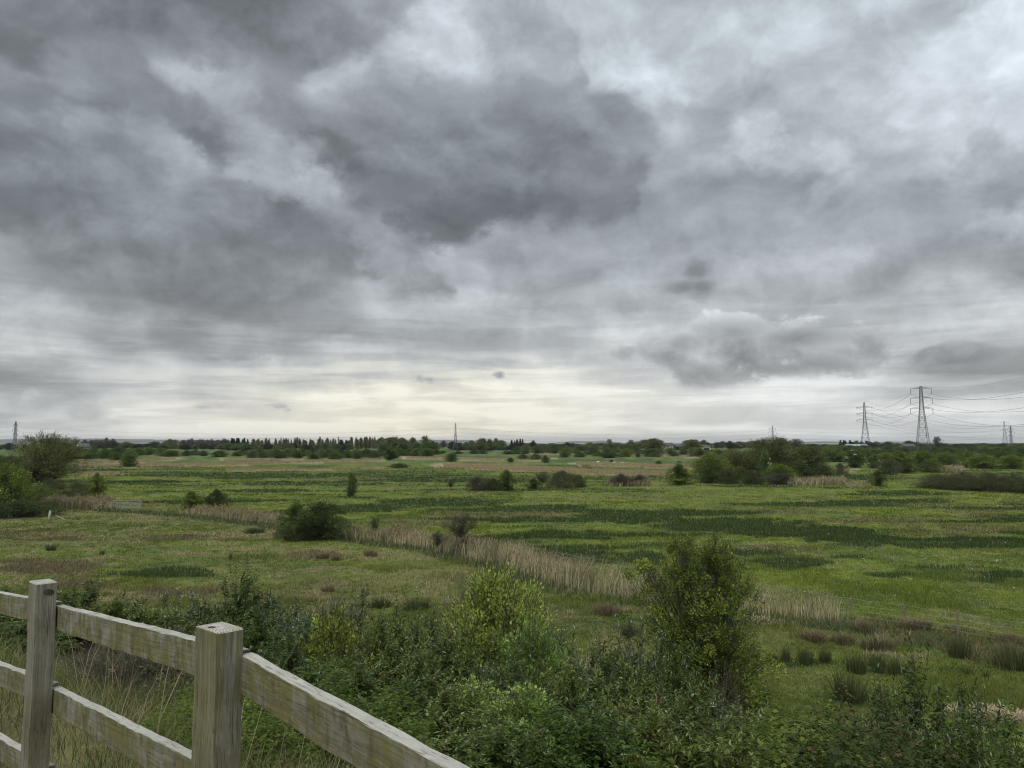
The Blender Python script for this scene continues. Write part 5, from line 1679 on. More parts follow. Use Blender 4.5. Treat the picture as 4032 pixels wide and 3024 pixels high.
def end_grain_mat():
    m, t, out = new_mat('end_grain')
    tc = t.n('ShaderNodeTexCoord')
    P = tc.outputs['Object']
    x, y, z = t.sep(P)
    w = t.noise(P, 18.0, 4.0, 0.6)
    rad = t.vm('LENGTH', t.comb(t.m('ADD', x, 0.07), t.m('ADD', y, 0.02), 0.0), out=1)
    ring = t.m('SINE', t.m('ADD', t.m('MULTIPLY', rad, 620.0), t.m('MULTIPLY', w, 9.0)))
    col = t.mix(t.mr(ring, -1, 1), (0.20, 0.175, 0.13), (0.40, 0.375, 0.31))
    col = t.mix(t.mr(t.noise(P, 30.0, 5.0, 0.6), 0.42, 0.66), col, (0.42, 0.41, 0.37))
    principled(t, out, col, 0.9, bumped(t, ring, 0.4, 0.002), 0.2)
    return m


M_RAIL = timber_mat('weathered_rail', 'X', 0.0, 0.95, 0.45)
M_POST = timber_mat('weathered_post', 'Z', 3.0, 0.75, 0.45)
M_POSTG = timber_mat('grey_post', 'Z', 9.0, 0.25, 0.35)
M_END = end_grain_mat()
M_KNOT = plain_mat('dark_knot', (0.03, 0.025, 0.02), (0.09, 0.075, 0.055), 40.0, 0.9, 0.1, 0.4)


def timber(name, size, mat, seed, cuts=14, rough=.0022, cap=None, parent=None):
    """a sawn baulk with eased edges and slightly uneven faces, long axis given by the largest size"""
    import bmesh
    bm = bmesh.new()
    bmesh.ops.create_cube(bm, size=1.0)
    for v in bm.verts:
        v.co = Vector((v.co.x * size[0], v.co.y * size[1], v.co.z * size[2]))
    ax = max(range(3), key=lambda i: size[i])
    eds = [e for e in bm.edges if abs((e.verts[0].co - e.verts[1].co)[ax]) > size[ax] * .5]
    bmesh.ops.subdivide_edges(bm, edges=eds, cuts=cuts, use_grid_fill=True)
    long_e = [e for e in bm.edges if len(e.link_faces) == 2 and e.calc_face_angle(0) > 1.0]
    bmesh.ops.bevel(bm, geom=long_e, offset=.0045, segments=2, profile=.6, affect='EDGES')
    rng = np.random.default_rng(seed)
    ph = rng.uniform(0, 6.28, 6)
    for v in bm.verts:
        q = v.co[ax]
        d = [0, 0, 0]
        for i in range(3):
            if i != ax:
                d[i] = rough * (math.sin(q * 9 + ph[i]) + .6 * math.sin(q * 23 + ph[i + 3] + v.co[(ax + 1) % 3] * 60)) + rng.normal(0, rough * .55)
        v.co += Vector(d)
    me = bpy.data.meshes.new(name)
    for f in bm.faces:
        f.smooth = False
    bm.to_mesh(me)
    bm.free()
    me.materials.append(mat)
    if cap is not None:
        me.materials.append(cap)
        for p in me.polygons:
            if p.normal.z > .6 and p.center.z > size[2] * .49:
                p.material_index = 1
    return link(name, me, parent)


def build_fence():
    posts = [  # foot x, y, top z, turn, seed
        (-0.930, 2.50, 9 - .585, math.atan2(FD[1], FD[0]) + .05, 1, M_POST),
        (-2.335, 3.90, 9 - .690, math.atan2(FD[1], FD[0]) - .02, 2, M_POSTG),
        (-3.80, 5.26, 9 - .90, math.atan2(FD[1], FD[0]), 3, M_POSTG),
        (-5.22, 6.66, 9 - 1.10, math.atan2(FD[1], FD[0]), 4, M_POST),
        (0.36, 0.98, 9 - .60, math.atan2(1.54, -1.32), 5, M_POST)]
    root = thing('timber_fence', 'weathered grey timber post and rail fence streaked with green algae in the near foreground', 'fence', (-0.930, 2.5, 7.2))
    root_inv = Vector((0.930, -2.5, -7.2))
    for x, y, zt, rz, sd, mt in posts:
        zb = float(height(x, y)) - .35
        h = zt - zb
        o = timber('post', (.138, .092, h), mt, sd, 26, .0014, M_END, root)
        o.location = Vector((x, y, zt - h / 2)) + root_inv
        o.rotation_euler = (0, 0, rz)
        if sd <= 2:
            g = Geo()
            a = np.linspace(0, 6.283, 15)[:-1]
            rx, rz2 = (.022, .015) if sd == 2 else (.016, .010)
            ring = np.stack([np.cos(a) * rx, np.sin(a) * rz2 * (1 + .25 * np.sin(2 * a))], 1)
            if sd == 2:   # a dark knot on the end face near the top
                V = np.stack([np.full(14, -.0702), ring[:, 0] - .01, ring[:, 1] + h / 2 - .045], 1)
                c = np.array([[-.0722, -.01, h / 2 - .045]])
            else:         # a small one on top
                V = np.stack([ring[:, 0] * .8 + .012, ring[:, 1] + .02, np.full(14, h / 2 + .0012)], 1)
                c = np.array([[.012, .02, h / 2 + .004]])
            i = np.arange(14)
            g.add(np.concatenate([V, c]), np.stack([i, (i + 1) % 14, np.full(14, 14)], 1))
            link('knot', g.mesh('knot', M_KNOT), o)

    def rail(p, q, sd):
        p, q = Vector(p), Vector(q)
        L = (q - p).length
        o = timber('rail', (L, .042, .118), M_RAIL, sd, 44, .0012, None, root)
        o.location = (p + q) / 2 + root_inv
        d = (q - p).normalized()
        yv = Vector((0, 0, 1)).cross(d).normalized()
        zv = d.cross(yv)
        o.rotation_euler = Matrix((d, yv, zv)).transposed().to_euler()

    off = Vector((FN[0], FN[1], 0)) * (.050 + .022)
    A = [Vector((p[0], p[1], 0)) + off for p in posts]
    d01 = (A[1] - A[0]).normalized()
    # top line of each rail below eye at its two ends
    def z(t):
        return Vector((0, 0, 9 - t - .059))
    for k, dz in enumerate((0, .40, .80)):
        s = 11 + k * 10
        rail(A[0] + d01 * (-.035) + z(.665 + dz), A[1] + d01 * (-.012) + z(.815 + dz), s)          # long bay
        rail(A[1] + d01 * .0 + z(.800 + dz), A[2] + d01 * .0 + z(.97 + dz), s + 1)            # left bay
        rail(A[2] + d01 * .012 + z(.97 + dz), A[3] + z(1.18 + dz), s + 2)
        e = A[4]
        dd = (e - A[0]).normalized()
        rail(A[0] + dd * .045 + z(.672 + dz), e + dd * .10 + z(.668 + dz), s + 3)                         # right bay


build_fence()


# ------------------------------------------------------------------ gate, posts and wire in the meadow
M_GALV = plain_mat('galvanised_tube', (0.20, 0.22, 0.22), (0.31, 0.33, 0.33), 8.0, 0.45, 0.5, 0.05)
M_OLDWOOD = plain_mat('old_stake', (0.14, 0.125, 0.085), (0.27, 0.24, 0.17), 12.0, 0.9, 0.2, 0.4)
M_PALEWOOD = plain_mat('pale_board', (0.24, 0.21, 0.15), (0.36, 0.32, 0.24), 9.0, 0.85, 0.2, 0.3)
M_CONC = plain_mat('concrete', (0.34, 0.35, 0.35), (0.46, 0.47, 0.46), 14.0, 0.9, 0.2, 0.2)
M_WIRE = plain_mat('fence_wire', (0.22, 0.23, 0.20), (0.34, 0.35, 0.31), 4.0, 0.5, 0.4, 0.0)


def build_gate():
    a, b = flat_at(437, 2003), flat_at(554, 2001)
    a = np.array([a[0], a[1]])
    b = np.array([b[0], b[1]])
    L = float(np.hypot(*(b - a)))
    root = thing('field_gate', 'galvanised tubular metal field gate closed across the gap left of the reed belt', 'gate', (a[0], a[1], float(height(*a))), math.atan2(b[1] - a[1], b[0] - a[0]))
    H, B = 1.10, .12
    for i, zz in enumerate((B, .30, .47, .64, .84, H)):
        g = Geo()
        g.tubes([[0.03, 0, zz]], [[L - .03, 0, zz]], .032 if i in (0, 5) else .026, .032 if i in (0, 5) else .026, 8)
        link('bar', g.mesh('bar', M_GALV), root)
    g = Geo()
    for xx in (0.03, L - .03):
        g.tubes([[xx, 0, B - .03]], [[xx, 0, H + .03]], .034, .034, 8)
    g.tubes([[L * .5, 0, B]], [[L * .5, 0, H]], .026, .026, 6)
    link('gate_frame', g.mesh('gate_frame', M_GALV), root)
    g = Geo()
    g.tubes([[0.03, .02, H]], [[L * .5, .02, B]], .022, .022, 6)
    g.tubes([[L - 0.03, .02, H]], [[L * .5, .02, B]], .022, .022, 6)
    link('brace', g.mesh('brace', M_GALV), root)
    for xx in (-.14, L + .14):
        g = Geo().tubes([[xx, 0, -.2]], [[xx, 0, 1.25]], .09, .085, 8)
        link('gate_post', g.mesh('gate_post', M_OLDWOOD), root)
    p, q = flat_at(368, 2012), flat_at(436, 1999)
    g = Geo()
    d = np.array([q[0] - p[0], q[1] - p[1]])
    ang = math.atan2(d[1], d[0])
    r = np.array([[math.cos(ang), -math.sin(ang), 0], [math.sin(ang), math.cos(ang), 0], [0, 0, 1]])
    Lr = float(np.hypot(*d))
    bt = thing('board_rail', 'pale timber rail on short stakes running from the field gate to the reeds', 'rail', (p[0], p[1], 0), ang)
    g.box((Lr / 2, 0, .62), (Lr, .05, .16))
    link('board', g.mesh('board', M_PALEWOOD), bt)
    for xx in (.1, Lr * .5, Lr - .1):
        link('stake', Geo().box((xx, .07, .32), (.09, .09, .74)).mesh('stake', M_OLDWOOD), bt)
    # leaning white post and the broken rail beside it
    p = flat_at(191, 2057)
    s = p[1] / FPX
    t = thing('leaning_post', 'pale concrete post leaning in the grass at the left of the near field', 'post', (p[0], p[1], 0))
    t.rotation_euler = (0, .10, 0)
    link('shaft', Geo().box((0, 0, .60), (.15, .15, 1.34)).mesh('shaft', M_CONC), t)
    link('cap', Geo().box((0, 0, 1.29), (.17, .17, .05)).mesh('cap', M_CONC), t)
    p, q = flat_at(219, 2049), flat_at(262, 2052)
    t = thing('broken_rail', 'broken fence rail sloping from a thin stake to the ground beside the leaning post', 'rail', (p[0], p[1], 0))
    link('stake', Geo().tubes([[0, 0, -.1]], [[0, 0, 1.25]], .045, .035, 6).mesh('stake', M_OLDWOOD), t)
    link('rail', Geo().tubes([[0.05, 0, .55]], [[q[0] - p[0], q[1] - p[1], .08]], .055, .05, 6).mesh('rail', M_PALEWOOD), t)


def build_stakes():
    pts = []
    for fx, yt, lab in ((1475, 2070, None), (1700, 2098, None), (1960, 2128, None), (2214, 2174, 'thin stake of the wire fence standing among the reed tops'), (2437, 2208, 'thin stake of the wire fence left of the tall hawthorn'),
                        (2720, 2252, None), (3001, 2293, 'wooden stake of the wire fence, first right of the tall hawthorn'), (3179, 2324, 'wooden stake of the wire fence behind the reed tips, second right of the tall hawthorn'),
                        (3350, 2350, 'wooden stake at the right end of the reeds'), (3557, 2375, 'tallest wooden stake standing clear in the grass beside the brown tussock'),
                        (3769, 2407, 'wooden stake in the grass, rightmost seen'), (4060, 2448, None)):
        q = flat_at(fx, yt, 1.15)
        pts.append((q[0], q[1]))
        if lab:
            big = fx in (3557, 3769)
            t = link('fence_stake', Geo().tubes([[0, 0, -.2], [0, 0, 1.05]], [[0, 0, 1.05], [.02, .01, 1.22 if big else 1.17]], [.055 if big else .05] * 2, [.05, .035], 7).mesh('fence_stake', M_OLDWOOD),
                     None, (q[0], q[1], float(height(q[0], q[1]))), label=lab, category='fence stake', group='stakes of the wire fence')
    for zz, nm in ((1.08, 'top'), (.80, 'second'), (.52, 'third'), (.26, 'lowest')):
        g = Geo()
        P0, P1 = [], []
        for (a, b) in zip(pts[:-1], pts[1:]):
            a, b = np.array(a), np.array(b)
            for i in range(4):
                u, v = i / 4, (i + 1) / 4
                f = lambda w: [*(a + (b - a) * w), zz - .05 * 4 * w * (1 - w)]
                P0.append(f(u))
                P1.append(f(v))
        g.tubes(P0, P1, .0085, .0085, 4)
        link('fence_wire', g.mesh('fence_wire', M_WIRE), None, label='%s strand of the wire fence running behind the reeds to the right edge' % nm, category='wire', group='strands of the wire fence')
    # thin stakes left of the gate side
    for fx, yb, yt, lab in ((365, 2042, 2010, 'thin pale stake left of the field gate in the near field'), (437, 2034, 2004, 'thin pale stake below the left end of the field gate'), (278, 2036, 2008, 'thin pale stake between the broken rail and the gate'),
                            (594, 2018, 1997, 'short dark stake right of the field gate')):
        q = flat_at(fx, yb)
        h = (yb - yt) * q[1] / FPX
        link('fence_stake', Geo().tubes([[0, 0, -.1]], [[0.02, 0, h]], .035, .03, 6).mesh('fence_stake', M_OLDWOOD), None, (q[0], q[1], 0), label=lab, category='fence stake', group='thin stakes in the near field')


build_gate()
build_stakes()


# ------------------------------------------------------------------ pylons and their wires
def tower_parts(H, base, waist_z, waist, top, arms, tension=False, peak=True, legr=.16, drop=3.9, diamond=False):
    """one lattice tower: body mesh, arm meshes and insulator meshes, axis of the arms along local X"""
    def hw(z):
        if z < waist_z:
            return base / 2 + (waist / 2 - base / 2) * (z / waist_z) ** .9
        return waist / 2 + (top / 2 - waist / 2) * (z - waist_z) / (H - waist_z)
    lv = [0.0]
    step = H * .155
    while lv[-1] < H * .97:
        z = lv[-1]
        lv.append(min(H, z + max(step * (hw(z) / (base / 2)) ** .75, H * .035)))
    lv[-1] = H
    g = Geo()
    C = [(-1, -1), (1, -1), (1, 1), (-1, 1)]
    for z0, z1 in zip(lv[:-1], lv[1:]):
        a, b = hw(z0), hw(z1)
        for i in range(4):
            c, d = C[i], C[(i + 1) % 4]
            p00, p01 = [c[0] * a, c[1] * a, z0], [c[0] * b, c[1] * b, z1]
            p10, p11 = [d[0] * a, d[1] * a, z0], [d[0] * b, d[1] * b, z1]
            rr = legr * (1.0 if z0 < waist_z else .75)
            g.tubes([p00], [p01], rr, rr, 4)
            if z0 == 0:      # the spread foot: inverted V with a rail
                m = [(p01[k] + p11[k]) / 2 for k in range(3)]
                g.tubes([p00, p10], [m, m], legr * .55, legr * .55, 4)
            else:
                g.tubes([p00, p10], [p11, p01], legr * .6, legr * .6, 4)
            g.tubes([p01], [p11], legr * .6, legr * .6, 4)
    if peak:
        for c in C:
            g.tubes([[c[0] * hw(H), c[1] * hw(H), H]], [[0, 0, H + top * 1.1]], legr * .6, legr * .5, 4)
    parts = [('lattice_body', g, None)]
    hang = []
    for z, half in arms:
        w = hw(z)
        rise = half * .17
        for sg in (-1, 1):
            g = Geo()
            tip = [sg * half, 0, z]
            for yy in (-1, 1):
                lo, up = [sg * w, yy * w, z], [sg * hw(z + rise), yy * hw(z + rise), z + rise]
                g.tubes([lo, up], [tip, tip], legr * .55, legr * .55, 4)
                for f0, f1 in ((0, .33), (.33, .33), (.33, .66), (.66, .66)):
                    P = [lo[k] + (tip[k] - lo[k]) * f0 for k in range(3)]
                    Q = [up[k] + (tip[k] - up[k]) * f1 for k in range(3)]
                    g.tubes([P], [Q], legr * .3, legr * .3, 4)
            parts.append(('cross_arm', g, None))
            gi = Geo()
            if not tension:
                n = 9
                zz = np.linspace(z, z - drop, n)
                gi.tubes(np.stack([np.full(n - 1, tip[0]), np.zeros(n - 1), zz[:-1]], 1), np.stack([np.full(n - 1, tip[0]), np.zeros(n - 1), zz[1:]], 1), .17, .11, 6)
                gi.tubes([[tip[0] - .35, 0, z - drop]], [[tip[0] + .35, 0, z - drop]], .09, .09, 6)
                hang.append((tip[0], z - drop))
            else:
                for yy in (-1, 1):
                    n = 8
                    yq = np.linspace(0, yy * drop, n)
                    zq = np.linspace(z, z - .5, n)
                    gi.tubes(np.stack([np.full(n - 1, tip[0]), yq[:-1], zq[:-1]], 1), np.stack([np.full(n - 1, tip[0]), yq[1:], zq[1:]], 1), .19, .12, 6)
                u = np.linspace(0, 1, 9)
                J = np.stack([np.full(9, tip[0]), (u * 2 - 1) * drop, z - .5 - 2.6 * 4 * u * (1 - u) * .9], 1)
                gi.tubes(J[:-1], J[1:], .05, .05, 4)
                hang.append((tip[0], z - .5))
            parts.append(('insulator', gi, None))
    return parts, hang


def place_tower(parts, X, Y, ang, label, group, sc=1.0):
    t = thing('pylon', label, 'pylon', (X, Y, 0), ang, group)
    t.scale = (sc, sc, sc)
    for nm, g, me in parts:
        link(nm, me, t)
    return t


def meshes(parts):
    return [(nm, g, g.mesh(nm, M_STEEL)) for nm, g, _ in parts]


ARMS_BIG = [(47.0, 6.6), (40.2, 6.9), (33.0, 7.1)]
big, hangA = tower_parts(48.6, 9.2, 33.0, 2.5, 1.3, ARMS_BIG, False, False)
big = meshes(big)
ten, hangB = tower_parts(49.0, 9.4, 32.0, 2.3, 1.2, [(44.6, 6.9), (38.4, 7.0), (31.8, 7.3)], True, True, .17, 3.2)
ten = meshes(ten)
ARMS_S = [(24.6, 3.3), (20.4, 4.7), (16.4, 3.6)]
small, hangS = tower_parts(27.0, 4.8, 12.0, 1.8, .8, ARMS_S, False, True, .13, 1.9)
small = meshes(small)

PA = np.array([289.0, 543.0])
PB = np.array([358.0, 782.0])
PN = PA + (PA - PB) / np.linalg.norm(PA - PB) * 400
PC = np.array([(3952 - FCX) / FPX * 1460, 1460.0])


def ang_of(d):      # arms across the line
    return math.atan2(d[1], d[0]) - math.pi / 2


aA, aC = ang_of(PB - PA), ang_of(PC - PB)
aB = (aA + aC) / 2 + .25
G1 = 'pylons of the tall line'
place_tower(big, *PA, aA, 'tallest pylon with three pairs of level arms and hanging insulators at right', G1)
place_tower(ten, *PB, aB, 'second tallest pylon with pointed top and upswept arms left of the tallest', G1)
place_tower(big, *PC, aC, 'far pale tall-line pylon near the right edge, left of a pair', G1)


def small_at(fx, Y):
    return np.array([(fx - FCX) / FPX * Y, Y])


SG, SF, SE, SD = small_at(64, 700), small_at(1794, 755), small_at(3040, 855), small_at(3976, 860)
G2 = 'small pylons of the far line'
place_tower(small, *SG, ang_of(SF - SG), 'far narrow pylon at the left edge behind the large spreading willow', G2, 1.02)
place_tower(small, *SF, ang_of(SE - SG), 'far narrow pylon alone on the skyline at the centre', G2, 1.02)
place_tower(small, *SE, math.radians(-8), 'far small pylon with wide arms rising behind the big thicket', G2)
place_tower(small, *SD, math.radians(4), 'far pale short pylon near the right edge, right of a pair', G2)
SG0 = SG + (SG - SF)
SD1 = SD + np.array([380, 40])

M_CABLE = plain_mat('aluminium_cable', (0.13, 0.135, 0.14), (0.17, 0.175, 0.18), 0.5, 0.6, 0.3, 0.0)


def tip(P, ang, xz, sc=1.0):
    return np.array([P[0] + math.cos(ang) * xz[0] * sc, P[1] + math.sin(ang) * xz[0] * sc, xz[1] * sc])


def cable(a, b, sag, r, label, group):
    n = 28
    u = np.linspace(0, 1, n + 1)[:, None]
    Q = a + (b - a) * u
    Q[:, 2] -= (sag * 4 * u * (1 - u))[:, 0]
    g = Geo().tubes(Q[:-1] - a, Q[1:] - a, r, r, 4)
    link('power_cable', g.mesh('power_cable', M_CABLE), None, tuple(a), label=label, category='cable', group=group)


LV = ('top', 'top', 'middle', 'middle', 'lowest', 'lowest')
for i in range(6):
    sd = 'left' if i % 2 == 0 else 'right'
    a, b = tip(PA, aA, hangA[i]), tip(PB, aB, hangB[i])
    cable(a, b, 6.5, .075, '%s-level %s cable between the two tallest pylons' % (LV[i], sd), 'cables of the tall line')
    cable(a, tip(PN, aA, hangA[i]), 12.5, .075, '%s-level %s cable from the tallest pylon out past the right edge' % (LV[i], sd), 'cables of the tall line')
    cable(b, tip(PC, aC, hangA[i]), 14, .085, '%s-level %s cable from the second tallest pylon to the far pale pylon' % (LV[i], sd), 'cables of the tall line')
cable(np.array([*PA, 48.6]), np.array([*PB, 51.0]), 5, .045, 'earth wire between the tops of the two tallest pylons', 'cables of the tall line')
cable(np.array([*PA, 48.6]), np.array([*PN, 48.6]), 10, .045, 'earth wire from the top of the tallest pylon past the right edge', 'cables of the tall line')
cable(np.array([*PB, 51.0]), np.array([*PC, 48.6]), 11, .05, 'earth wire from the second tallest pylon to the far pale pylon', 'cables of the tall line')
aG, aF = ang_of(SF - SG), ang_of(SE - SG)
for i in range(6):
    h = hangS[i]
    sd = 'near' if i % 2 else 'far'
    cable(tip(SG0, aG, h, 1.02), tip(SG, aG, h, 1.02), 6, .036, '%s-level %s cable left of the pylon at the left edge' % (LV[i], sd), 'cables of the far line')
    cable(tip(SG, aG, h, 1.02), tip(SF, aF, h, 1.02), 6.5, .036, '%s-level %s cable from the left edge pylon to the centre pylon' % (LV[i], sd), 'cables of the far line')
    cable(tip(SF, aF, h, 1.02), tip(SE, math.radians(-8), h), 6, .036, '%s-level %s cable from the centre pylon to the one behind the big thicket' % (LV[i], sd), 'cables of the far line')
    cable(tip(SE, math.radians(-8), h), tip(SD, math.radians(4), h), 4, .036, '%s-level %s cable from the thicket pylon to the far pale short pylon' % (LV[i], sd), 'cables of the far line')
    cable(tip(SD, math.radians(4), h), tip(SD1, math.radians(4), h), 5, .036, '%s-level %s cable from the far pale short pylon past the right edge' % (LV[i], sd), 'cables of the far line')


# ------------------------------------------------------------------ far buildings
M_WHITE = plain_mat('white_render', (0.42, 0.42, 0.40), (0.52, 0.52, 0.50), 1.0, 0.85, 0.2, 0.0)
M_SLATE = plain_mat('slate_roof', (0.060, 0.062, 0.066), (0.105, 0.105, 0.11), 2.0, 0.7, 0.3, 0.0)
M_SHEET = plain_mat('pale_roof_sheet', (0.27, 0.28, 0.27), (0.36, 0.36, 0.35), 0.7, 0.6, 0.3, 0.0)
M_DARK = plain_mat('dark_opening', (0.018, 0.018, 0.018), (0.035, 0.034, 0.032), 1.0, 0.9, 0.1, 0.0)
M_PANE = plain_mat('window_glass', (0.05, 0.06, 0.07), (0.09, 0.10, 0.11), 1.0, 0.15, 0.5, 0.0)


def prism(L, W, h0, rise, eave=.3, th=.25):
    """gable roof as two thick slopes, ridge along X"""
    g = Geo()
    for s in (-1, 1):
        y0, y1 = s * (W / 2 + eave), 0.0
        zr = h0 + rise
        ze = h0 - rise * eave / (W / 2)
        V = np.array([[x, y, z + dz] for x in (-L / 2 - eave, L / 2 + eave) for (y, z) in ((y0, ze), (y1, zr)) for dz in (0.02, th)])
        F = np.array([[0, 1, 3, 2], [4, 6, 7, 5], [0, 4, 5, 1], [2, 3, 7, 6], [0, 2, 6, 4], [1, 5, 7, 3]])
        g.add(V, F)
    return g


def house(name, fx, Y, ang, L, W, h0, rise, wall, roof, label, cat, wins=(), door=None, chim=()):
    x = (fx - FCX) / FPX * Y
    t = thing(name, label, cat, (x, Y, 0), ang)
    g = Geo()
    for s in (-1, 1):
        V = np.array([[s * L / 2, -W / 2, 0], [s * L / 2, W / 2, 0], [s * L / 2, W / 2, h0], [s * L / 2, -W / 2, h0], [s * L / 2, 0, h0 + rise]])
        g.add(V, np.array([[0, 1, 2], [0, 2, 3], [3, 2, 4]]))
        V = np.array([[-L / 2, s * W / 2, 0], [L / 2, s * W / 2, 0], [L / 2, s * W / 2, h0], [-L / 2, s * W / 2, h0]])
        g.add(V, np.array([[0, 1, 2, 3]]))
    link('wall', g.mesh('wall', wall), t)
    ro = link('roof', prism(L, W, h0, rise).mesh('roof', roof), t)
    for cx in chim:
        link('chimney', Geo().box((cx, 0, h0 + rise + .4), (.9, .7, 1.6)).mesh('chimney', wall), ro)
    for face, u, z, w, h in wins:
        g = Geo()
        if face == 'front':
            g.box((u, -W / 2 - .02, z), (w, .10, h))
        else:
            g.box((-L / 2 - .02, u, z), (.10, w, h))
        link('window', g.mesh('window', M_PANE), t)
    if door:
        u, w, h = door
        link('door', Geo().box((u, -W / 2 - .03, h / 2), (w, .12, h)).mesh('door', M_DARK), t)
    return t


house('white_house', 334, 820, math.radians(62), 13, 7.5, 3.4, 4.6, M_WHITE, M_SLATE, 'small far house with a white gable and dark slate roof at left', 'house', [('left', 0, 2.0, 1.1, 1.2), ('front', -3, 2, 1, 1.2), ('front', 3, 2, 1, 1.2)], (0, 1.0, 2.1), (-4.5,))
house('white_house', 2627, 860, math.radians(8), 11, 7, 5.2, 3.0, M_WHITE, M_SLATE, 'pale far house half hidden behind the tall spreading tree right of centre', 'house', [('front', -3.4, 1.6, 1.1, 1.3), ('front', 3.4, 1.6, 1.1, 1.3), ('front', -3.4, 4.0, 1.1, 1.2), ('front', 0, 4.0, 1.1, 1.2), ('front', 3.4, 4.0, 1.1, 1.2)], (0, 1.0, 2.1), (-4.6, 4.6))
house('long_barn', 2690, 900, math.radians(2), 22, 9, 4.2, 2.2, M_DARK, M_SLATE, 'long low dark far barn right of the pale house', 'barn', [('front', -6, 2.0, 2.0, 1.2), ('front', 6, 2.0, 2.0, 1.2)], (0, 3.2, 3.2))
house('open_barn', 2776, 880, math.radians(-6), 9.5, 8, 3.8, 1.8, M_WHITE, M_SLATE, 'small open-fronted barn with white end wall and dark roof', 'barn', [], (0.4, 6.2, 2.9))
house('farm_shed', 3365, 1000, math.radians(-4), 27, 12, 4.2, 2.4, M_OLDWOOD, M_SHEET, 'long low farm shed with pale roof left of the second tallest pylon', 'shed', [], (0, 4, 3.2))
house('farm_shed', 3568, 900, math.radians(6), 15, 9, 4.6, 2.6, M_OLDWOOD, M_SLATE, 'dull roofed shed in the dark trees left of the tallest pylon', 'shed', [], (0, 3, 3))


# ------------------------------------------------------------------ animals: one continuous skin each
def skin_mesh(name, pts, edges, radii, mat, sub=2):
    me = bpy.data.meshes.new(name + '_cage')
    me.from_pydata(pts, edges, [])
    ob = bpy.data.objects.new(name + '_cage', me)
    COL.objects.link(ob)
    md = ob.modifiers.new('skin', 'SKIN')
    for v, r in zip(me.skin_vertices[0].data, radii):
        v.radius = r if isinstance(r, tuple) else (r, r)
    me.skin_vertices[0].data[0].use_root = True
    sb = ob.modifiers.new('sub', 'SUBSURF')
    sb.levels = sb.render_levels = sub
    dg = bpy.context.evaluated_depsgraph_get()
    out = bpy.data.meshes.new_from_object(ob.evaluated_get(dg))
    out.name = name
    bpy.data.objects.remove(ob)
    bpy.data.meshes.remove(me)
    out.materials.clear()
    out.materials.append(mat)
    out.polygons.foreach_set('use_smooth', np.ones(len(out.polygons), bool))
    return out


def quadruped(name, mat, L, Hs, body, neck_up, head_down, leg):
    """side-on four-legged animal along +X: rump, back, shoulder, neck, head; jointed legs, tail, ears"""
    hb = Hs - body
    P = [(0, 0, hb), (L * .33, 0, hb - .02), (-L * .38, 0, hb + .01), (L * .52, 0, hb + neck_up), (L * .66, 0, hb + neck_up + .06 - head_down), (L * .84, 0, hb + neck_up - .02 - head_down)]
    R = [(body, body * .95), (body * .92, body * .85), (body * .95, body * .85), (body * .5, body * .5), (body * .40, body * .36), (body * .22, body * .2)]
    E = [(0, 1), (0, 2), (1, 3), (3, 4), (4, 5)]
    for sx, base in ((1, 1), (-1, 2)):
        for sy in (-1, 1):
            bx = P[base][0]
            k = len(P)
            if sx > 0:
                P += [(bx + .02, sy * body * .55, hb - body * .5), (bx + .03, sy * body * .55, Hs * .30), (bx + .02, sy * body * .55, .02)]
            else:
                P += [(bx - .02, sy * body * .55, hb - body * .4), (bx - .10 * L, sy * body * .55, Hs * .33), (bx - .05 * L, sy * body * .55, .02)]
            R += [leg * 1.9, leg, leg * .9]
            E += [(base, k), (k, k + 1), (k + 1, k + 2)]
    k = len(P)
    P += [(-L * .50, 0, hb + .04), (-L * .55, 0, hb - .16)]
    R += [leg * .8, leg * .6]
    E += [(2, k), (k, k + 1)]
    for sy in (-1, 1):
        k = len(P)
        P.append((L * .64, sy * body * .62, hb + neck_up + .08 - head_down))
        R.append(leg * .7)
        E.append((4, k))
    return skin_mesh(name, P, E, R, mat)


M_WOOL = plain_mat('sheep_wool', (0.60, 0.57, 0.49), (0.76, 0.73, 0.66), 14.0, 0.95, 0.1, 0.5)


def cow_mat():
    m, t, out = new_mat('black_white_hide')
    tc = t.n('ShaderNodeTexCoord')
    n = t.noise(tc.outputs['Object'], 1.6, 2.0, 0.5)
    c = t.mix(t.mr(n, 0.52, 0.56), (0.016, 0.015, 0.015), (0.66, 0.64, 0.60))
    principled(t, out, c, 0.8, None, 0.2)
    return m


sheep = quadruped('sheep', M_WOOL, 1.15, .82, .26, .20, .0, .045)
sheep_g = quadruped('sheep_grazing', M_WOOL, 1.15, .80, .26, -.08, .24, .045)
cow = quadruped('cow', cow_mat(), 2.1, 1.38, .37, .10, .05, .075)


def animal(name, me, fx, yb, rz, lab, cat, sc=1.0):
    q = flat_at(fx, yb)
    o = link(name, me, None, (q[0], q[1], 0), label=lab, category=cat)
    o.rotation_euler.z = rz
    o.scale = (sc, sc, sc)


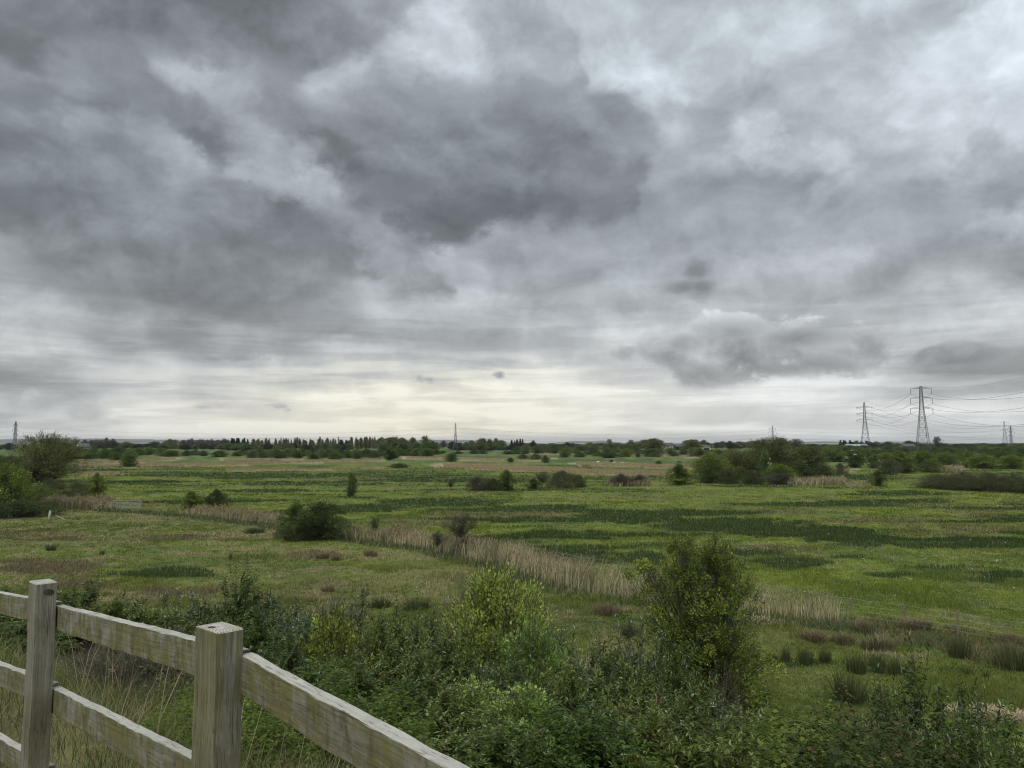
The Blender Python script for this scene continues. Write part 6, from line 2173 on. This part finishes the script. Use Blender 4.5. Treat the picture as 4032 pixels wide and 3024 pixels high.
animal('sheep', sheep, 2353, 1824, .25, 'white sheep with raised head in the far tan reeds, leftmost', 'sheep', 1.12)
animal('sheep', sheep_g, 2419, 1825, 2.6, 'white sheep half hidden beside the tiny round bush', 'sheep')
animal('sheep', sheep_g, 2450, 1826, .5, 'white sheep alone to the right of the tiny round bush', 'sheep', 1.05)
animal('sheep', sheep, 2718, 1797, .3, 'white sheep in front of the leaning pollard tree', 'sheep', 1.25)
animal('cow', cow, 2666, 1824, 0.1, 'black and white cow, left of two standing in the far meadow', 'cow', .72)
animal('cow', cow, 2680, 1825, 2.3, 'black and white cow, right of two standing in the far meadow', 'cow', .72)
for fx, yb, lab in ((2003, 1775, 'pale sheep on the far green field right of the centre pylon'), (2560, 1787, 'pale sheep on the far tan ground below the tall spreading tree')):
    animal('sheep', sheep_g, fx, yb, .6, lab, 'sheep', 1.3)


def build_bird():
    """a magpie flapping low over the rushes"""
    q = flat_at(2347, 2160, .55)
    m, t, out = new_mat('magpie_feathers')
    tc = t.n('ShaderNodeTexCoord')
    x, y, z = t.sep(tc.outputs['Object'])
    n = t.noise(tc.outputs['Object'], 30.0, 2.0, 0.5)
    f = t.m('ADD', t.m('ABSOLUTE', y), t.m('MULTIPLY', n, .02))
    c = t.mix(t.m('MULTIPLY', t.mr(f, .16, .175), t.mr(x, -.06, -.03)), (0.012, 0.013, 0.016), (0.72, 0.72, 0.70))
    principled(t, out, c, 0.5, None, 0.4)
    P = [(0, 0, 0), (.09, 0, .015), (.15, 0, .03), (.19, 0, .022), (-.09, 0, 0), (-.30, 0, -.01),
         (.02, .10, .05), (-.01, .20, .10), (-.05, .28, .12), (.02, -.10, .05), (-.01, -.20, .10), (-.05, -.28, .12)]
    E = [(0, 1), (1, 2), (2, 3), (0, 4), (4, 5), (0, 6), (6, 7), (7, 8), (0, 9), (9, 10), (10, 11)]
    R = [.055, .045, .034, .008, .035, .016, (.012, .055), (.010, .06), (.006, .03), (.012, .055), (.010, .06), (.006, .03)]
    me = skin_mesh('magpie', P, E, R, m)
    o = link('magpie', me, None, tuple(q), label='black and white magpie flying low over the rushes beyond the reed belt', category='bird')
    o.rotation_euler = (.25, -.1, .5)


build_bird()


# ------------------------------------------------------------------ far shores and the air between
def build_hills():
    m, t, out = new_mat('far_hills')
    tc = t.n('ShaderNodeTexCoord')
    n = t.noise(tc.outputs['Object'], .0012, 5.0, .6)
    principled(t, out, t.mix(t.mr(n, .35, .65), (.035, .05, .03), (.06, .07, .04)), .95, None, .1)
    for (x0, x1, Y, prof, nm) in (
            (-300, 1010, 15000, [(-300, 1729), (0, 1730), (250, 1726), (430, 1727), (640, 1731), (860, 1733), (1010, 1741)], 'far_shore'),
            (1560, 2010, 15000, [(1560, 1741), (1660, 1732), (1790, 1732), (1960, 1738), (2010, 1742)], 'far_hill'),
            (2200, 2420, 17000, [(2200, 1741), (2260, 1736), (2320, 1737), (2370, 1734), (2420, 1741)], 'far_headland'),
            (3165, 3320, 14000, [(3165, 1748), (3182, 1740), (3215, 1737.5), (3262, 1737.5), (3300, 1740), (3320, 1744)], 'far_island'),
            (3480, 3620, 17000, [(3480, 1742), (3520, 1738), (3580, 1738), (3620, 1742)], 'far_hill')):
        xs = np.linspace(x0, x1, 120)
        pr = np.interp(xs, [p[0] for p in prof], [p[1] for p in prof])
        X = (xs - FCX) / FPX * Y
        Zt = EYE + (HOR - pr) / FPX * Y + (fbm(xs / 37.0, xs * 0 + Y / 999.0, 3, 3) - .5) * 9
        Zt = np.maximum(Zt, 1)
        V, F = [], []
        prof_y = ((-1500, -.01), (-900, .45), (-350, .86), (0, 1.0), (500, .8), (1500, .0))
        for dy, k in prof_y:
            V.append(np.stack([X, np.full(120, Y + dy), Zt * k - 1], 1))
        V = np.concatenate(V)
        i = np.arange(119)
        for r in range(len(prof_y) - 1):
            a = r * 120 + i
            F.append(np.stack([a, a + 1, a + 121, a + 120], 1))
        me = make_mesh(nm, V, np.concatenate(F), None, m, True)
        link(nm, me, kind='structure')
    mw, t, out = new_mat('estuary_water')
    tc = t.n('ShaderNodeTexCoord')
    n = t.noise(tc.outputs['Object'], .02, 3.0, .5)
    principled(t, out, (0.10, 0.10, 0.085), .25, bumped(t, n, .1, 1.0), .5)
    V = np.array([[-16000, 5200, .35], [16000, 5200, .35], [22000, 13400, .35], [-22000, 13400, .35]])
    link('estuary_water', make_mesh('estuary_water', V, np.array([[0, 1, 2, 3]]), None, mw), kind='structure')


build_hills()


def build_haze():
    m = bpy.data.materials.new('air_haze')
    m.use_nodes = True
    nt = m.node_tree
    nt.nodes.clear()
    t = NT(nt)
    out = t.n('ShaderNodeOutputMaterial')
    v = t.n('ShaderNodeVolumePrincipled')
    v.inputs['Color'].default_value = (.97, .985, 1.0, 1)
    v.inputs['Density'].default_value = HAZE
    v.inputs['Anisotropy'].default_value = 0.45
    nt.links.new(v.outputs[0], out.inputs['Volume'])
    g = Geo().box((0, 0, 52.0), (60000, 60000, 110.0))
    link('haze', g.mesh('haze', m), kind='stuff', label='thin pale air that veils the far shore')


HAZE = 5e-5
build_haze()
